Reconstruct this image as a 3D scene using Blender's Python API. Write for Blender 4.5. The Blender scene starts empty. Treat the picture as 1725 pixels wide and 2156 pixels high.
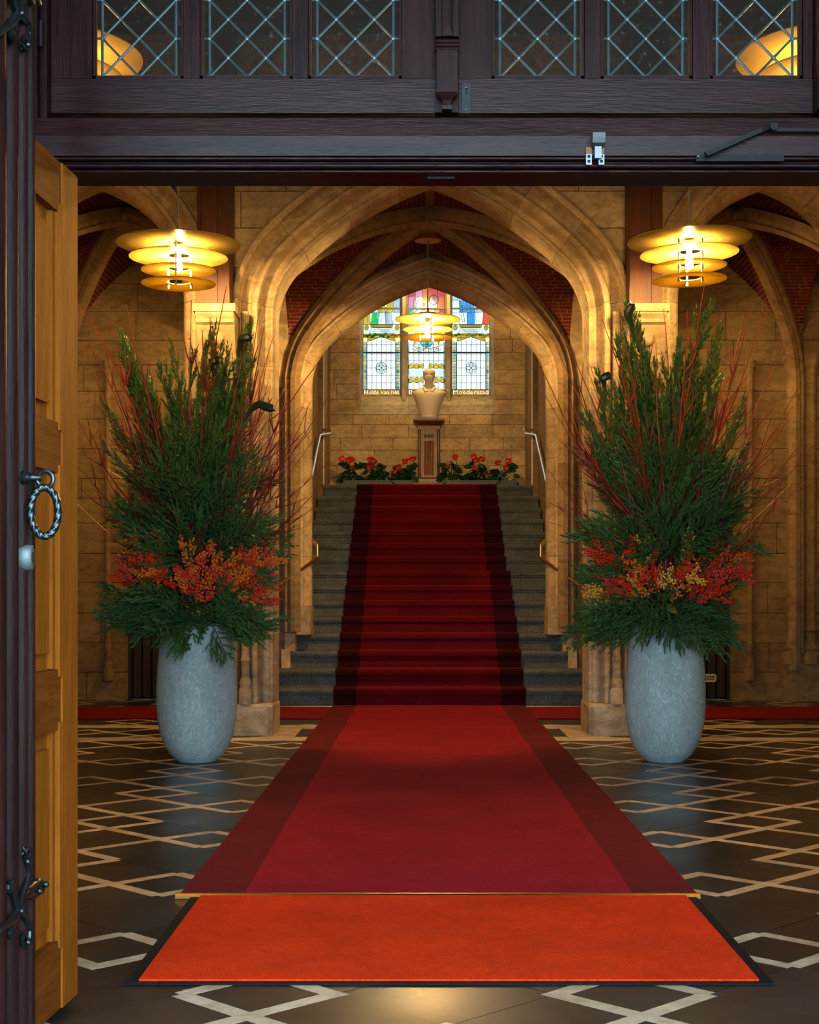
import bpy, math, random
from mathutils import Vector, Matrix
from bisect import bisect
R = math.radians
# ------------------------------------------------------------------ camera, sky, exposure
F, H, VX, VY = 3110.0, 1.03, 892.0, 1252.0          # focal length and vanishing point in pixels, eye height
scene = bpy.context.scene
cam = bpy.data.cameras.new('camera'); cam_o = bpy.data.objects.new('camera', cam)
scene.collection.objects.link(cam_o); scene.camera = cam_o
cam_o.location = (0, 0, H); cam_o.rotation_euler = (R(90), 0, 0)
cam.sensor_fit = 'VERTICAL'; cam.sensor_height = 36.0; cam.lens = F / 2156 * 36
cam.shift_x = (862.5 - VX) / 2156; cam.shift_y = (VY - 1078) / 2156
cam.clip_start = 0.05; cam.clip_end = 200
world = bpy.data.worlds.new('sky'); scene.world = world; world.use_nodes = True
bg = world.node_tree.nodes['Background']
bg.inputs[0].default_value = (0.58, 0.83, 1.0, 1); bg.inputs[1].default_value = 16.0
scene.view_settings.view_transform = 'Standard'; scene.view_settings.look = 'None'
scene.view_settings.gamma = 1.0; scene.view_settings.exposure = 0.12
try: scene.view_settings.use_curve_mapping = False
except Exception: pass
BULB = 5000.0
LAMP_RGB = (1.0, 0.59, 0.17)
C = scene.collection

def portal(name, loc, rot, sx, sy):
    l = bpy.data.lights.new(name, 'AREA'); l.shape = 'RECTANGLE'; l.size = sx; l.size_y = sy
    l.cycles.is_portal = True
    o = bpy.data.objects.new(name, l); C.objects.link(o); o.location = loc; o.rotation_euler = rot
    return o
portal('porch_portal', (0.07, 0.28, 1.65), (R(90), 0, 0), 3.1, 3.3)
portal('window_portal', (0.05, 19.98, 4.6), (R(-90), 0, 0), 1.9, 2.6)

# ------------------------------------------------------------------ helpers
WL = {}
def XP(px, d): return (px - VX) * d / F
def ZP(py, d): return H - (py - VY) * d / F
def FD(py): return F * H / (py - VY)
def PT(px, py, d): return Vector((XP(px, d), d, ZP(py, d)))
def link(o, parent=None):
    C.objects.link(o)
    if parent is not None:
        o.parent = parent
        if o.type == 'MESH' and o.name not in WL: o.location = -WL.get(parent.name, Vector())
    return o
def tag(o, label, cat=None, group=None, kind=None):
    o['label'] = label
    if cat: o['category'] = cat
    if group: o['group'] = group
    if kind: o['kind'] = kind
    return o
def empty(name, loc, label, cat, group=None, kind=None, rz=0):
    o = bpy.data.objects.new(name, None); C.objects.link(o)
    o.location = loc; o.rotation_euler.z = rz; o.empty_display_size = 0.1
    WL[o.name] = Vector(loc)
    return tag(o, label, cat, group, kind)

class MB:
    def __init__(s): s.v = []; s.f = []
    def add(s, vs, fs):
        n = len(s.v); s.v += [tuple(v) for v in vs]; s.f += [tuple(i + n for i in f) for f in fs]; return s
    def box(s, x0, x1, y0, y1, z0, z1):
        return s.add([(x0,y0,z0),(x1,y0,z0),(x1,y1,z0),(x0,y1,z0),(x0,y0,z1),(x1,y0,z1),(x1,y1,z1),(x0,y1,z1)],
                     [(0,3,2,1),(4,5,6,7),(0,1,5,4),(1,2,6,5),(2,3,7,6),(3,0,4,7)])
    def hexa(s, p): return s.add(p, [(0,3,2,1),(4,5,6,7),(0,1,5,4),(1,2,6,5),(2,3,7,6),(3,0,4,7)])
    def prism_y(s, poly, y0, y1):           # poly of (x,z), extruded in y
        n = len(poly)
        vs = [(x, y0, z) for x, z in poly] + [(x, y1, z) for x, z in poly]
        fs = [tuple(range(n)), tuple(range(2*n-1, n-1, -1))] + [(i, n+i, n+(i+1)%n, (i+1)%n) for i in range(n)]
        return s.add(vs, fs)
    def prism_z(s, poly, z0, z1):
        n = len(poly)
        vs = [(x, y, z0) for x, y in poly] + [(x, y, z1) for x, y in poly]
        fs = [tuple(range(n-1, -1, -1)), tuple(range(n, 2*n))] + [(i, (i+1)%n, n+(i+1)%n, n+i) for i in range(n)]
        return s.add(vs, fs)
    def prism_x(s, poly, x0, x1):           # poly of (y,z)
        n = len(poly)
        vs = [(x0, y, z) for y, z in poly] + [(x1, y, z) for y, z in poly]
        fs = [tuple(range(n)), tuple(range(2*n-1, n-1, -1))] + [(i, n+i, n+(i+1)%n, (i+1)%n) for i in range(n)]
        return s.add(vs, fs)
    def rings(s, rs, cap0=True, cap1=True, closed=False):
        n = len(rs[0]); m = len(rs); vs = [p for r in rs for p in r]; fs = []
        for j in range(m if closed else m-1):
            k = (j+1) % m
            for i in range(n): fs.append((j*n+i, j*n+(i+1)%n, k*n+(i+1)%n, k*n+i))
        if not closed:
            if cap0: fs.append(tuple(range(n-1, -1, -1)))
            if cap1: fs.append(tuple(range((m-1)*n, m*n)))
        return s.add(vs, fs)
    def lathe(s, prof, c=(0,0,0), n=24, cap0=True, cap1=True):
        return s.rings([[(c[0]+r*math.cos(2*math.pi*i/n), c[1]+r*math.sin(2*math.pi*i/n), c[2]+z) for i in range(n)] for r, z in prof], cap0, cap1)
    def tube(s, pts, rad, n=6, cap=True):
        pts = [Vector(p) for p in pts]; rs = []
        rad = rad if isinstance(rad, (list, tuple)) else [rad]*len(pts)
        up = None
        for i, p in enumerate(pts):
            t = (pts[min(i+1, len(pts)-1)] - pts[max(i-1, 0)])
            if t.length < 1e-9: t = Vector((0,0,1))
            t.normalize()
            if up is None: up = Vector((0,0,1)) if abs(t.z) < 0.9 else Vector((1,0,0))
            a = t.cross(up); a.normalize(); b = a.cross(t); up = b
            rs.append([p + (a*math.cos(2*math.pi*k/n) + b*math.sin(2*math.pi*k/n))*rad[i] for k in range(n)])
        return s.rings(rs, cap, cap)
    def cyl(s, p0, p1, r, n=12): return s.tube([p0, p1], r, n)
    def ball(s, c, r, n=8, m=6):
        sx, sy, sz = r if isinstance(r, (tuple, list)) else (r, r, r)
        rs = []
        for j in range(m+1):
            a = math.pi*(j/m) ; rr = max(math.sin(a), 0.02)
            rs.append([(c[0]+sx*rr*math.cos(2*math.pi*i/n), c[1]+sy*rr*math.sin(2*math.pi*i/n), c[2]-sz*math.cos(a)) for i in range(n)])
        return s.rings(rs)
    def mesh(s, name, mat=None, smooth=False):
        me = bpy.data.meshes.new(name); me.from_pydata(s.v, [], s.f); me.update()
        if mat: me.materials.append(mat)
        if smooth:
            me.polygons.foreach_set('use_smooth', [True]*len(me.polygons))
            try: me.set_sharp_from_angle(angle=R(33))
            except Exception: pass
        return me
    def build(s, name, mat, parent=None, smooth=False):
        return link(bpy.data.objects.new(name, s.mesh(name, mat, smooth)), parent)

def inst(name, me, parent, loc=(0,0,0), rot=None, scale=1.0):
    o = bpy.data.objects.new(name, me); C.objects.link(o); o.parent = parent
    o.location = loc
    if rot is not None:
        o.rotation_mode = 'QUATERNION'; o.rotation_quaternion = rot
    o.scale = scale if isinstance(scale, tuple) else (scale,)*3
    return o

def emit(parent, name, items, mat, limit=300, smooth=False, restname=None):
    """items: list of (MB). The ones that show largest become parts, the rest one stuff part."""
    def score(mb):
        xs = []; ys = []
        for x, y, z in mb.v:
            if y < 0.5: return 0
            xs.append(min(max(VX + F*x/y, 0), 1725)); ys.append(min(max(VY - F*(z-H)/y, 0), 2156))
        return (max(xs)-min(xs))*(max(ys)-min(ys))
    its = sorted(items, key=score, reverse=True)
    for mb in its[:limit]: mb.build(name, mat, parent, smooth)
    if len(its) > limit:
        r = MB()
        for mb in its[limit:]: r.add(mb.v, mb.f)
        o = r.build(restname or name, mat, parent, smooth); o['kind'] = 'stuff'

# ------------------------------------------------------------------ materials
MATS = {}
class NT:
    def __init__(s, name):
        m = bpy.data.materials.new(name); m.use_nodes = True; s.m = m; s.t = m.node_tree
        s.b = s.t.nodes['Principled BSDF']; s.out = s.t.nodes['Material Output']; MATS[name] = m
    def n(s, typ, **k):
        nd = s.t.nodes.new(typ)
        for a, v in k.items():
            if a.startswith('i_'): nd.inputs[a[2:].replace('_', ' ')].default_value = v
            else: setattr(nd, a, v)
        return nd
    def l(s, a, b): s.t.links.new(a, b)
    def coord(s, scale=(1,1,1), rot=(0,0,0)):
        tc = s.n('ShaderNodeTexCoord'); mp = s.n('ShaderNodeMapping')
        mp.inputs['Scale'].default_value = scale; mp.inputs['Rotation'].default_value = rot
        s.l(tc.outputs['Object'], mp.inputs['Vector']); return mp.outputs[0]
    def noise(s, vec, scale, detail=4, rough=0.6, dist=0.0):
        nd = s.n('ShaderNodeTexNoise'); nd.inputs['Scale'].default_value = scale; nd.inputs['Detail'].default_value = detail
        nd.inputs['Roughness'].default_value = rough; nd.inputs['Distortion'].default_value = dist
        s.l(vec, nd.inputs['Vector']); return nd.outputs['Fac']
    def ramp(s, fac, stops):
        r = s.n('ShaderNodeValToRGB'); e = r.color_ramp.elements
        while len(e) > 1: e.remove(e[-1])
        e[0].position = stops[0][0]; e[0].color = (*stops[0][1], 1)
        for p, c in stops[1:]:
            x = e.new(p); x.color = (*c, 1)
        s.l(fac, r.inputs[0]); return r.outputs[0]
    def mix(s, a, b, fac, mode='MIX'):
        m = s.n('ShaderNodeMixRGB', blend_type=mode)
        for inp, v in ((m.inputs['Fac'], fac), (m.inputs['Color1'], a), (m.inputs['Color2'], b)):
            if hasattr(v, 'is_linked'): s.l(v, inp)
            elif isinstance(v, (int, float)): inp.default_value = v
            else: inp.default_value = (*v, 1)
        return m.outputs[0]
    def rand(s): return s.n('ShaderNodeObjectInfo').outputs['Random']
    def bump(s, h, strength=0.3, dist=0.01):
        b = s.n('ShaderNodeBump'); b.inputs['Strength'].default_value = strength; b.inputs['Distance'].default_value = dist
        s.l(h, b.inputs['Height']); s.l(b.outputs[0], s.b.inputs['Normal'])
    def fin(s, col=None, rough=0.5, metal=0.0, spec=0.5):
        if col is not None:
            if hasattr(col, 'is_linked'): s.l(col, s.b.inputs['Base Color'])
            else: s.b.inputs['Base Color'].default_value = (*col, 1)
        if hasattr(rough, 'is_linked'): s.l(rough, s.b.inputs['Roughness'])
        else: s.b.inputs['Roughness'].default_value = rough
        s.b.inputs['Metallic'].default_value = metal
        s.b.inputs['Specular IOR Level'].default_value = spec
        return s.m

def mul(c, k): return tuple(min(1, x*k) for x in c)
def plain(name, col, rough=0.5, metal=0.0, var=0.25, scale=20, bump=0.0, spec=0.5):
    t = NT(name); v = t.coord(); n = t.noise(v, scale)
    c = t.ramp(n, [(0.3, mul(col, 1-var)), (0.7, mul(col, 1+var))])
    if bump: t.bump(n, bump, 0.004)
    return t.fin(c, rough, metal, spec)
def stone(name, col, stain=(0.16, 0.10, 0.05), amt=0.55, rough=0.85):
    t = NT(name); v = t.coord()
    big = t.noise(v, 1.6, 5, 0.65); fine = t.noise(v, 26, 6, 0.7); pit = t.noise(t.coord((1,1,0.35)), 9, 4, 0.7)
    c = t.ramp(fine, [(0.25, mul(col, 0.72)), (0.5, col), (0.8, mul(col, 1.18))])
    rb = t.ramp(t.rand(), [(0, (0.78,0.76,0.72)), (1, (1.1,1.08,1.04))])
    c = t.mix(c, rb, 0.8, 'MULTIPLY')
    st = t.ramp(big, [(0.42, (0,0,0)), (0.70, (amt,)*3)])
    c = t.mix(c, stain, st)
    mid = t.noise(t.coord((1, 1, 1.8)), 6.5, 6, 0.72, 0.8)
    c = t.mix(c, t.ramp(mid, [(0.34, (0.58, 0.54, 0.48)), (0.55, (1, 1, 1)), (0.72, (1.12, 1.1, 1.05))]), 0.9, 'MULTIPLY')
    pm = t.ramp(pit, [(0.66, (0,0,0)), (0.74, (0.6,)*3)])
    c = t.mix(c, mul(stain, 0.8), pm)
    t.bump(fine, 0.35, 0.006)
    return t.fin(c, rough, 0, 0.25)
def wood(name, col, axis='z', contrast=0.5, rough=0.45, freq=1.0, spec=0.5, coat=0.0):
    t = NT(name); s = {'x': (1.2, 14, 14), 'y': (14, 1.2, 14), 'z': (14, 14, 1.2)}[axis]
    v = t.coord(tuple(k*freq for k in s)); n = t.noise(v, 3.0, 6, 0.65, 0.6)
    n2 = t.noise(t.coord(tuple(k*freq*6 for k in s)), 3.0, 2, 0.5); n3 = t.noise(t.coord(), 2.2, 3)
    c = t.ramp(n, [(0.3, mul(col, 1-contrast)), (0.7, mul(col, 1+contrast))])
    c = t.mix(c, mul(col, 0.35), t.ramp(n2, [(0.55, (0,0,0)), (0.8, (0.6,)*3)]))
    c = t.mix(c, mul(col, 1.3), t.ramp(n3, [(0.5, (0,0,0)), (0.8, (0.4,)*3)]))
    t.bump(n2, 0.3, 0.003)
    if coat: t.b.inputs['Coat Weight'].default_value = coat; t.b.inputs['Coat Roughness'].default_value = 0.25
    return t.fin(c, rough, 0, spec)
def carpet(name, col, scale=240, var=0.45, lowvar=0.25, sheen=0.15):
    t = NT(name); v = t.coord(); a = t.noise(v, scale, 3, 0.8); b = t.noise(v, 2.5, 4); d = t.noise(v, 38, 4, 0.7)
    c = t.ramp(a, [(0.25, mul(col, 1-var)), (0.75, mul(col, 1+var))])
    c = t.mix(c, t.ramp(b, [(0.3, (1-lowvar,)*3), (0.7, (1+lowvar*0.3,)*3)]), 1.0, 'MULTIPLY')
    c = t.mix(c, t.ramp(d, [(0.35, (0.75,)*3), (0.6, (1,)*3)]), 0.8, 'MULTIPLY')
    t.bump(a, 0.6, 0.006)
    t.b.inputs['Sheen Weight'].default_value = sheen; t.b.inputs['Sheen Roughness'].default_value = 0.5
    t.b.inputs['Sheen Tint'].default_value = (*mul(col, 2.0), 1)
    return t.fin(c, 0.95, 0, 0.1)
def glass_tint(name, col, k=1.0, streak=0.25):
    t = NT(name); tr = t.n('ShaderNodeBsdfTransparent'); gl = t.n('ShaderNodeBsdfGlossy'); gl.inputs['Roughness'].default_value = 0.15
    n = t.noise(t.coord(), 14, 3)
    sq_ = lambda q: tuple(min(1, x*q)**0.5 for x in col)      # light crosses two faces of the pane
    c = t.ramp(n, [(0.3, sq_(k*(1-streak))), (0.7, sq_(k))])
    t.l(c, tr.inputs[0]); gl.inputs[0].default_value = (0.8, 0.8, 0.8, 1)
    mx = t.n('ShaderNodeMixShader'); mx.inputs[0].default_value = 0.04
    t.l(tr.outputs[0], mx.inputs[1]); t.l(gl.outputs[0], mx.inputs[2]); t.l(mx.outputs[0], t.out.inputs[0])
    return t.m

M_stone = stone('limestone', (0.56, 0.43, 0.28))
M_stone_side = stone('limestone_dimmed', (0.27, 0.185, 0.10), amt=0.7)  # limestone darkened in colour to stand for weaker lamp light on far walls
M_stone_win = stone('window_limestone', (0.55, 0.52, 0.45), amt=0.35)
M_rib = stone('rib_stone', (0.34, 0.23, 0.125), amt=0.6)
M_mortar = plain('mortar', (0.24, 0.15, 0.09), 0.95, scale=40)
def brick_mat():
    t = NT('red_brick'); v = t.coord(); a = t.noise(v, 40, 5, 0.7)
    c = t.ramp(a, [(0.2, (0.06, 0.009, 0.008)), (0.6, (0.15, 0.022, 0.016)), (0.85, (0.21, 0.04, 0.025))])
    b = t.noise(v, 9, 3); c = t.mix(c, t.ramp(b, [(0.3, (0.6,)*3), (0.7, (1.15,)*3)]), 0.9, 'MULTIPLY')
    t.bump(a, 0.4, 0.006); return t.fin(c, 0.8, 0, 0.2)
M_brick = brick_mat()
def slate_mat():
    t = NT('dark_slate'); v = t.coord(); a = t.noise(v, 7, 6, 0.7); b = t.noise(v, 60, 4, 0.7); d = t.noise(v, 1.1, 3)
    c = t.ramp(a, [(0.3, (0.012, 0.0115, 0.011)), (0.6, (0.025, 0.023, 0.021)), (0.8, (0.048, 0.040, 0.033))])
    c = t.mix(c, (0.13, 0.10, 0.07), t.ramp(b, [(0.66, (0,0,0)), (0.8, (0.35,)*3)]))
    rb = t.ramp(t.rand(), [(0, (0.7,)*3), (1, (1.25,)*3)]); c = t.mix(c, rb, 0.8, 'MULTIPLY')
    t.bump(b, 0.06, 0.003)
    return t.fin(c, t.ramp(d, [(0.3, (0.24,)*3), (0.7, (0.40,)*3)]), 0, 0.32)
M_slate = slate_mat()
M_cream = stone('cream_marble', (0.60, 0.46, 0.33), amt=0.25, rough=0.35)
M_grout = plain('floor_bedding', (0.02, 0.018, 0.016), 0.9)
M_oak = wood('dark_oak_across', (0.019, 0.0055, 0.0058), 'x', 0.65, 0.36, 1.0, 0.12)
M_oakv = wood('dark_oak_upright', (0.018, 0.0048, 0.0048), 'z', 0.65, 0.38, 1.0, 0.09)
M_oakdoor = wood('weathered_oak', (0.019, 0.0062, 0.0055), 'z', 0.5, 0.40, 0.8, 0.08)
M_honey = wood('honey_oak', (0.27, 0.078, 0.007), 'z', 0.28, 0.6, 0.8, 0.06)
M_honeyx = wood('honey_oak_rail', (0.17, 0.046, 0.006), 'y', 0.35, 0.6, 0.8, 0.06)
M_post = wood('red_brown_timber', (0.065, 0.013, 0.005), 'z', 0.4, 0.5, 0.6, 0.3)
M_ceil = wood('ceiling_timber', (0.06, 0.03, 0.016), 'x', 0.4, 0.6, 0.5, 0.3)
M_ped = wood('carved_pedestal_wood', (0.10, 0.030, 0.012), 'z', 0.5, 0.35, 1.5, 0.5)
M_ped2 = wood('pedestal_panel_wood', (0.26, 0.10, 0.032), 'z', 0.5, 0.4, 1.5, 0.4)
M_doord = wood('black_brown_door', (0.022, 0.012, 0.010), 'z', 0.4, 0.5, 1.0, 0.4)
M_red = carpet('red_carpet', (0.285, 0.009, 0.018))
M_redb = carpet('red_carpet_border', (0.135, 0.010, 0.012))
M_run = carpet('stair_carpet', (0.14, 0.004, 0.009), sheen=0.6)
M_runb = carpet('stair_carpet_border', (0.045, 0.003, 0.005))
M_mat = carpet('orange_red_mat', (0.86, 0.034, 0.003), 160, 0.5, 0.3)
M_cross = carpet('corridor_carpet', (0.22, 0.008, 0.010))
M_rubber = plain('black_rubber', (0.007, 0.007, 0.008), 0.7, spec=0.1)
def stair_mat():
    t = NT('stair_stone'); v = t.coord(); a = t.noise(v, 60, 5, 0.75); b = t.noise(v, 5, 4)
    c = t.ramp(a, [(0.3, (0.05, 0.052, 0.05)), (0.5, (0.11, 0.115, 0.11)), (0.75, (0.22, 0.225, 0.215))])
    c = t.mix(c, t.ramp(b, [(0.3, (0.55, 0.55, 0.55)), (0.7, (1.05,)*3)]), 0.9, 'MULTIPLY')
    t.bump(a, 0.4, 0.005); return t.fin(c, 0.75, 0, 0.3)
M_stair = stair_mat()
M_brass = plain('brass', (0.72, 0.46, 0.14), 0.28, 1.0, 0.1)
M_chrome = plain('polished_steel', (0.72, 0.70, 0.68), 0.18, 1.0, 0.05)
M_iron = plain('wrought_iron', (0.045, 0.058, 0.065), 0.32, 0.9, 0.3, 60, 0.3)
M_black = plain('black_metal', (0.008, 0.008, 0.009), 0.5, 0.0, spec=0.15)
M_silver = plain('brushed_steel', (0.15, 0.17, 0.18), 0.45, 0.8, 0.15)
M_latch = plain('dark_grey_plate', (0.022, 0.030, 0.032), 0.6, 0.0, 0.3, spec=0.15)
M_lock = plain('dull_grey_metal', (0.13, 0.155, 0.16), 0.5, 0.5, 0.25)
M_rust = plain('rusty_plate', (0.22, 0.08, 0.03), 0.7, 0.3, 0.5)
M_lead = plain('lead_came', (0.07, 0.115, 0.125), 0.38, 0.6, 0.2)
M_leadb = plain('window_lead', (0.05, 0.075, 0.09), 0.5, 0.5, 0.2)
def pot_mat():
    t = NT('grey_glazed_stoneware'); v = t.coord((1, 1, 0.55)); a = t.noise(v, 55, 6, 0.75, 1.5); b = t.noise(t.coord((1,1,0.3)), 4, 4)
    c = t.ramp(a, [(0.3, (0.29, 0.38, 0.39)), (0.52, (0.44, 0.54, 0.55)), (0.66, (0.68, 0.78, 0.78))])
    c = t.mix(c, t.ramp(b, [(0.3, (0.7,)*3), (0.7, (1.1,)*3)]), 0.9, 'MULTIPLY')
    t.bump(a, 0.5, 0.008); return t.fin(c, 0.7, 0, 0.3)
M_pot = pot_mat()
def leaf_mat(name, c0, c1, rough=0.5, trans=0.15):
    t = NT(name); c = t.ramp(t.rand(), [(0, c0), (1, c1)]); n = t.noise(t.coord(), 30, 2)
    c = t.mix(c, t.ramp(n, [(0.3, (0.65,)*3), (0.7, (1.25,)*3)]), 0.9, 'MULTIPLY')
    return t.fin(c, rough, 0, 0.35)
M_fol = leaf_mat('evergreen_foliage', (0.040, 0.122, 0.032), (0.090, 0.195, 0.044))
M_fol2 = leaf_mat('evergreen_tips', (0.055, 0.12, 0.022), (0.10, 0.17, 0.028))
M_bark = plain('branch_bark', (0.10, 0.045, 0.02), 0.8)
M_twig = leaf_mat('red_dogwood_bark', (0.17, 0.012, 0.012), (0.30, 0.035, 0.014), 0.45)
M_ber = [plain('red_berry', (0.85, 0.040, 0.010), 0.3, 0, 0.25, 60), plain('orange_berry', (0.95, 0.20, 0.014), 0.3, 0, 0.25, 60), plain('amber_berry', (0.95, 0.42, 0.04), 0.3, 0, 0.2, 60)]
M_bstem = plain('berry_stem', (0.12, 0.13, 0.13), 0.7)
M_curl = plain('dark_curled_leaf', (0.010, 0.022, 0.012), 0.35)
M_marble = plain('white_marble', (0.74, 0.66, 0.60), 0.5, 0, 0.08, 6)
M_aleaf = leaf_mat('anthurium_leaf', (0.010, 0.045, 0.030), (0.025, 0.085, 0.045), 0.25)
M_spathe = plain('red_spathe', (0.72, 0.03, 0.015), 0.25, 0, 0.15, 30)
M_spadix = plain('spadix', (0.75, 0.55, 0.20), 0.5)
M_trough = plain('dark_grey_trough', (0.045, 0.045, 0.048), 0.5)
M_white = plain('white_paint', (0.7, 0.68, 0.64), 0.4, 0, 0.05)
M_plaster = plain('plain_plaster', (0.30, 0.22, 0.14), 0.9)
def shade_mat():
    t = NT('yellow_lamp_disc'); n = t.noise(t.coord(), 3, 2)
    df = t.n('ShaderNodeBsdfDiffuse'); tl = t.n('ShaderNodeBsdfTranslucent'); gl = t.n('ShaderNodeBsdfGlossy')
    c = t.ramp(n, [(0.3, (0.28, 0.205, 0.045)), (0.7, (0.31, 0.23, 0.052))])
    t.l(c, df.inputs[0]); t.l(c, tl.inputs[0]); gl.inputs['Roughness'].default_value = 0.3
    m1 = t.n('ShaderNodeMixShader'); m1.inputs[0].default_value = 0.62; t.l(df.outputs[0], m1.inputs[1]); t.l(tl.outputs[0], m1.inputs[2])
    m2 = t.n('ShaderNodeMixShader'); m2.inputs[0].default_value = 0.04; t.l(m1.outputs[0], m2.inputs[1]); t.l(gl.outputs[0], m2.inputs[2])
    t.l(m2.outputs[0], t.out.inputs[0]); return t.m
M_shade = shade_mat()
def bulb_mat():
    t = NT('lamp_bulb'); e = t.n('ShaderNodeEmission'); e.inputs[0].default_value = (*LAMP_RGB, 1); e.inputs[1].default_value = BULB
    t.l(e.outputs[0], t.out.inputs[0]); return t.m
M_bulb = bulb_mat()
def pane_mat():
    t = NT('old_clear_glass'); v = t.coord(); n = t.noise(v, 45, 4, 0.8)
    tr = t.n('ShaderNodeBsdfTransparent'); tr.inputs[0].default_value = (0.90, 0.86, 0.80, 1)
    gl = t.n('ShaderNodeBsdfGlossy'); gl.inputs['Roughness'].default_value = 0.06; gl.inputs[0].default_value = (0.7,)*3 + (1,)
    df = t.n('ShaderNodeBsdfDiffuse'); df.inputs[0].default_value = (0.45, 0.42, 0.38, 1)
    fr = t.n('ShaderNodeFresnel'); fr.inputs[0].default_value = 1.25
    m1 = t.n('ShaderNodeMixShader'); t.l(t.ramp(n, [(0.60, (0.015,)*3), (0.72, (0.12,)*3)]), m1.inputs[0]); t.l(tr.outputs[0], m1.inputs[1]); t.l(df.outputs[0], m1.inputs[2])
    m2 = t.n('ShaderNodeMixShader'); t.l(fr.outputs[0], m2.inputs[0]); t.l(m1.outputs[0], m2.inputs[1]); t.l(gl.outputs[0], m2.inputs[2])
    t.l(m2.outputs[0], t.out.inputs[0]); return t.m
M_pane = pane_mat()
GK = 0.145
GCOL = {
    'clear': (0.98, 0.90, 0.78), 'yellow': (0.85, 0.50, 0.05), 'gold': (0.62, 0.33, 0.04), 'blue': (0.05, 0.24, 0.52), 'sky': (0.16, 0.62, 0.80),
    'crimson': (0.50, 0.03, 0.05), 'red': (0.60, 0.08, 0.03), 'purple': (0.12, 0.10, 0.55), 'green': (0.03, 0.40, 0.10), 'pink': (0.55, 0.16, 0.28),
    'grey': (0.42, 0.42, 0.40), 'lilac': (0.42, 0.38, 0.62), 'scroll': (0.75, 0.74, 0.68), 'amber': (0.50, 0.20, 0.015), 'dark': (0.02, 0.01, 0.05)}
GL = {k: glass_tint('glass_' + k, c, GK) for k, c in GCOL.items()}
GO = {k: glass_tint('stain_' + k, c, 1.0) for k, c in GCOL.items()}      # stain over a clear pane

XC = 0.055                     # axis of the hall
rnd = random.Random(7)

# ------------------------------------------------------------------ FLOOR
D_DOOR, D_ARC, D_REAR, D_BACK = 3.80, 10.82, 14.35, 19.75
P = 0.966; RC = 0.706*P; SW = 0.052*math.sqrt(2)
floor = empty('floor', (0, 8, 0), 'dark slate floor with interlaced cream marble diamonds', 'floor', kind='structure')
b = MB(); b.box(-4.6, 4.6, -6, 21, -0.12, -0.012); b.build('floor_bedding', M_grout, floor)
def clip_poly(poly, x0, x1, y0, y1):
    for ax, lim, sg in ((0, x0, 1), (0, x1, -1), (1, y0, 1), (1, y1, -1)):
        out = []
        for i in range(len(poly)):
            a, c = poly[i], poly[(i+1) % len(poly)]
            da, dc = (a[ax]-lim)*sg, (c[ax]-lim)*sg
            if da >= 0: out.append(a)
            if (da >= 0) != (dc >= 0):
                k = da/(da-dc); out.append((a[0]+(c[0]-a[0])*k, a[1]+(c[1]-a[1])*k))
        poly = out
        if len(poly) < 3: return []
    return poly
def parea(p): return abs(sum(p[i][0]*p[(i+1)%len(p)][1]-p[(i+1)%len(p)][0]*p[i][1] for i in range(len(p))))/2
slabs, strips = [], []
CARPET = (-0.80, 0.90, 3.98, 13.5)
def lay(poly, dest, jit=0.0):
    if len(poly) < 3 or parea(poly) < 0.0006: return
    if all(CARPET[0] < x < CARPET[1] and CARPET[2] < y < CARPET[3] for x, y in poly): return
    n = sum((poly[(i+1)%len(poly)][0]-poly[i][0])*(poly[(i+1)%len(poly)][1]+poly[i][1]) for i in range(len(poly)))
    if n > 0: poly = poly[::-1]
    z = rnd.uniform(-jit, jit)
    mb = MB(); mb.prism_z(poly, -0.011, z); dest.append(mb)
def fbelow(k, l, mid):      # is the diamond line with index k drawn where the other coordinate is mid?
    return any((l2 - k) % 2 == 0 and abs(mid - l2*P) < RC for l2 in range(int(mid//P)-2, int(mid//P)+4))
def drawn(val, mid):
    k, kind = val
    kk = k if kind else k+1
    return fbelow(kk, 0, mid)
def pos(val): return (val[0] + (0.706 if val[1] else 0.294))*P
def lattice(x0, x1, y0, y1, ox, oy):
    us = [(x-ox)+(y-oy) for x in (x0, x1) for y in (y0, y1)]; vs = [(x-ox)-(y-oy) for x in (x0, x1) for y in (y0, y1)]
    def lines(a, c):
        out = []
        for k in range(int(a//P)-1, int(c//P)+2): out += [(k, 0), (k, 1)]
        return out
    U, V = lines(min(us), max(us)), lines(min(vs), max(vs))
    def xy(u, v): return (ox+(u+v)/2, oy+(u-v)/2)
    J = 0.0022
    for i in range(len(U)-1):
        for j in range(len(V)-1):
            ua, ub, va, vb = pos(U[i]), pos(U[i+1]), pos(V[j]), pos(V[j+1]); um, vm = (ua+ub)/2, (va+vb)/2
            h = lambda dr: SW/2+0.0012 if dr else J
            q = [ua+h(drawn(U[i], vm)), ub-h(drawn(U[i+1], vm)), va+h(drawn(V[j], um)), vb-h(drawn(V[j+1], um))]
            lay(clip_poly([xy(q[0],q[2]), xy(q[1],q[2]), xy(q[1],q[3]), xy(q[0],q[3])], x0, x1, y0, y1), slabs, 0.0006)
            e = SW/2
            if drawn(U[i], vm):      # strip running along v
                nxt = drawn(U[i], (pos(V[j+1])+pos(V[j+2]))/2) if j+2 < len(V) else False
                prv = drawn(U[i], (pos(V[j-1])+pos(V[j]))/2) if j > 0 else False
                lay(clip_poly([xy(ua-e, va-e+0.001), xy(ua+e, va-e+0.001), xy(ua+e, vb+(-e if nxt else e)), xy(ua-e, vb+(-e if nxt else e))], x0, x1, y0, y1), strips, 0.0004)
            if drawn(V[j], um):
                lay(clip_poly([xy(ua+e+0.001, va-e), xy(ub-e-0.001, va-e), xy(ub-e-0.001, va+e), xy(ua+e+0.001, va+e)], x0, x1, y0, y1), strips, 0.0004)
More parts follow.
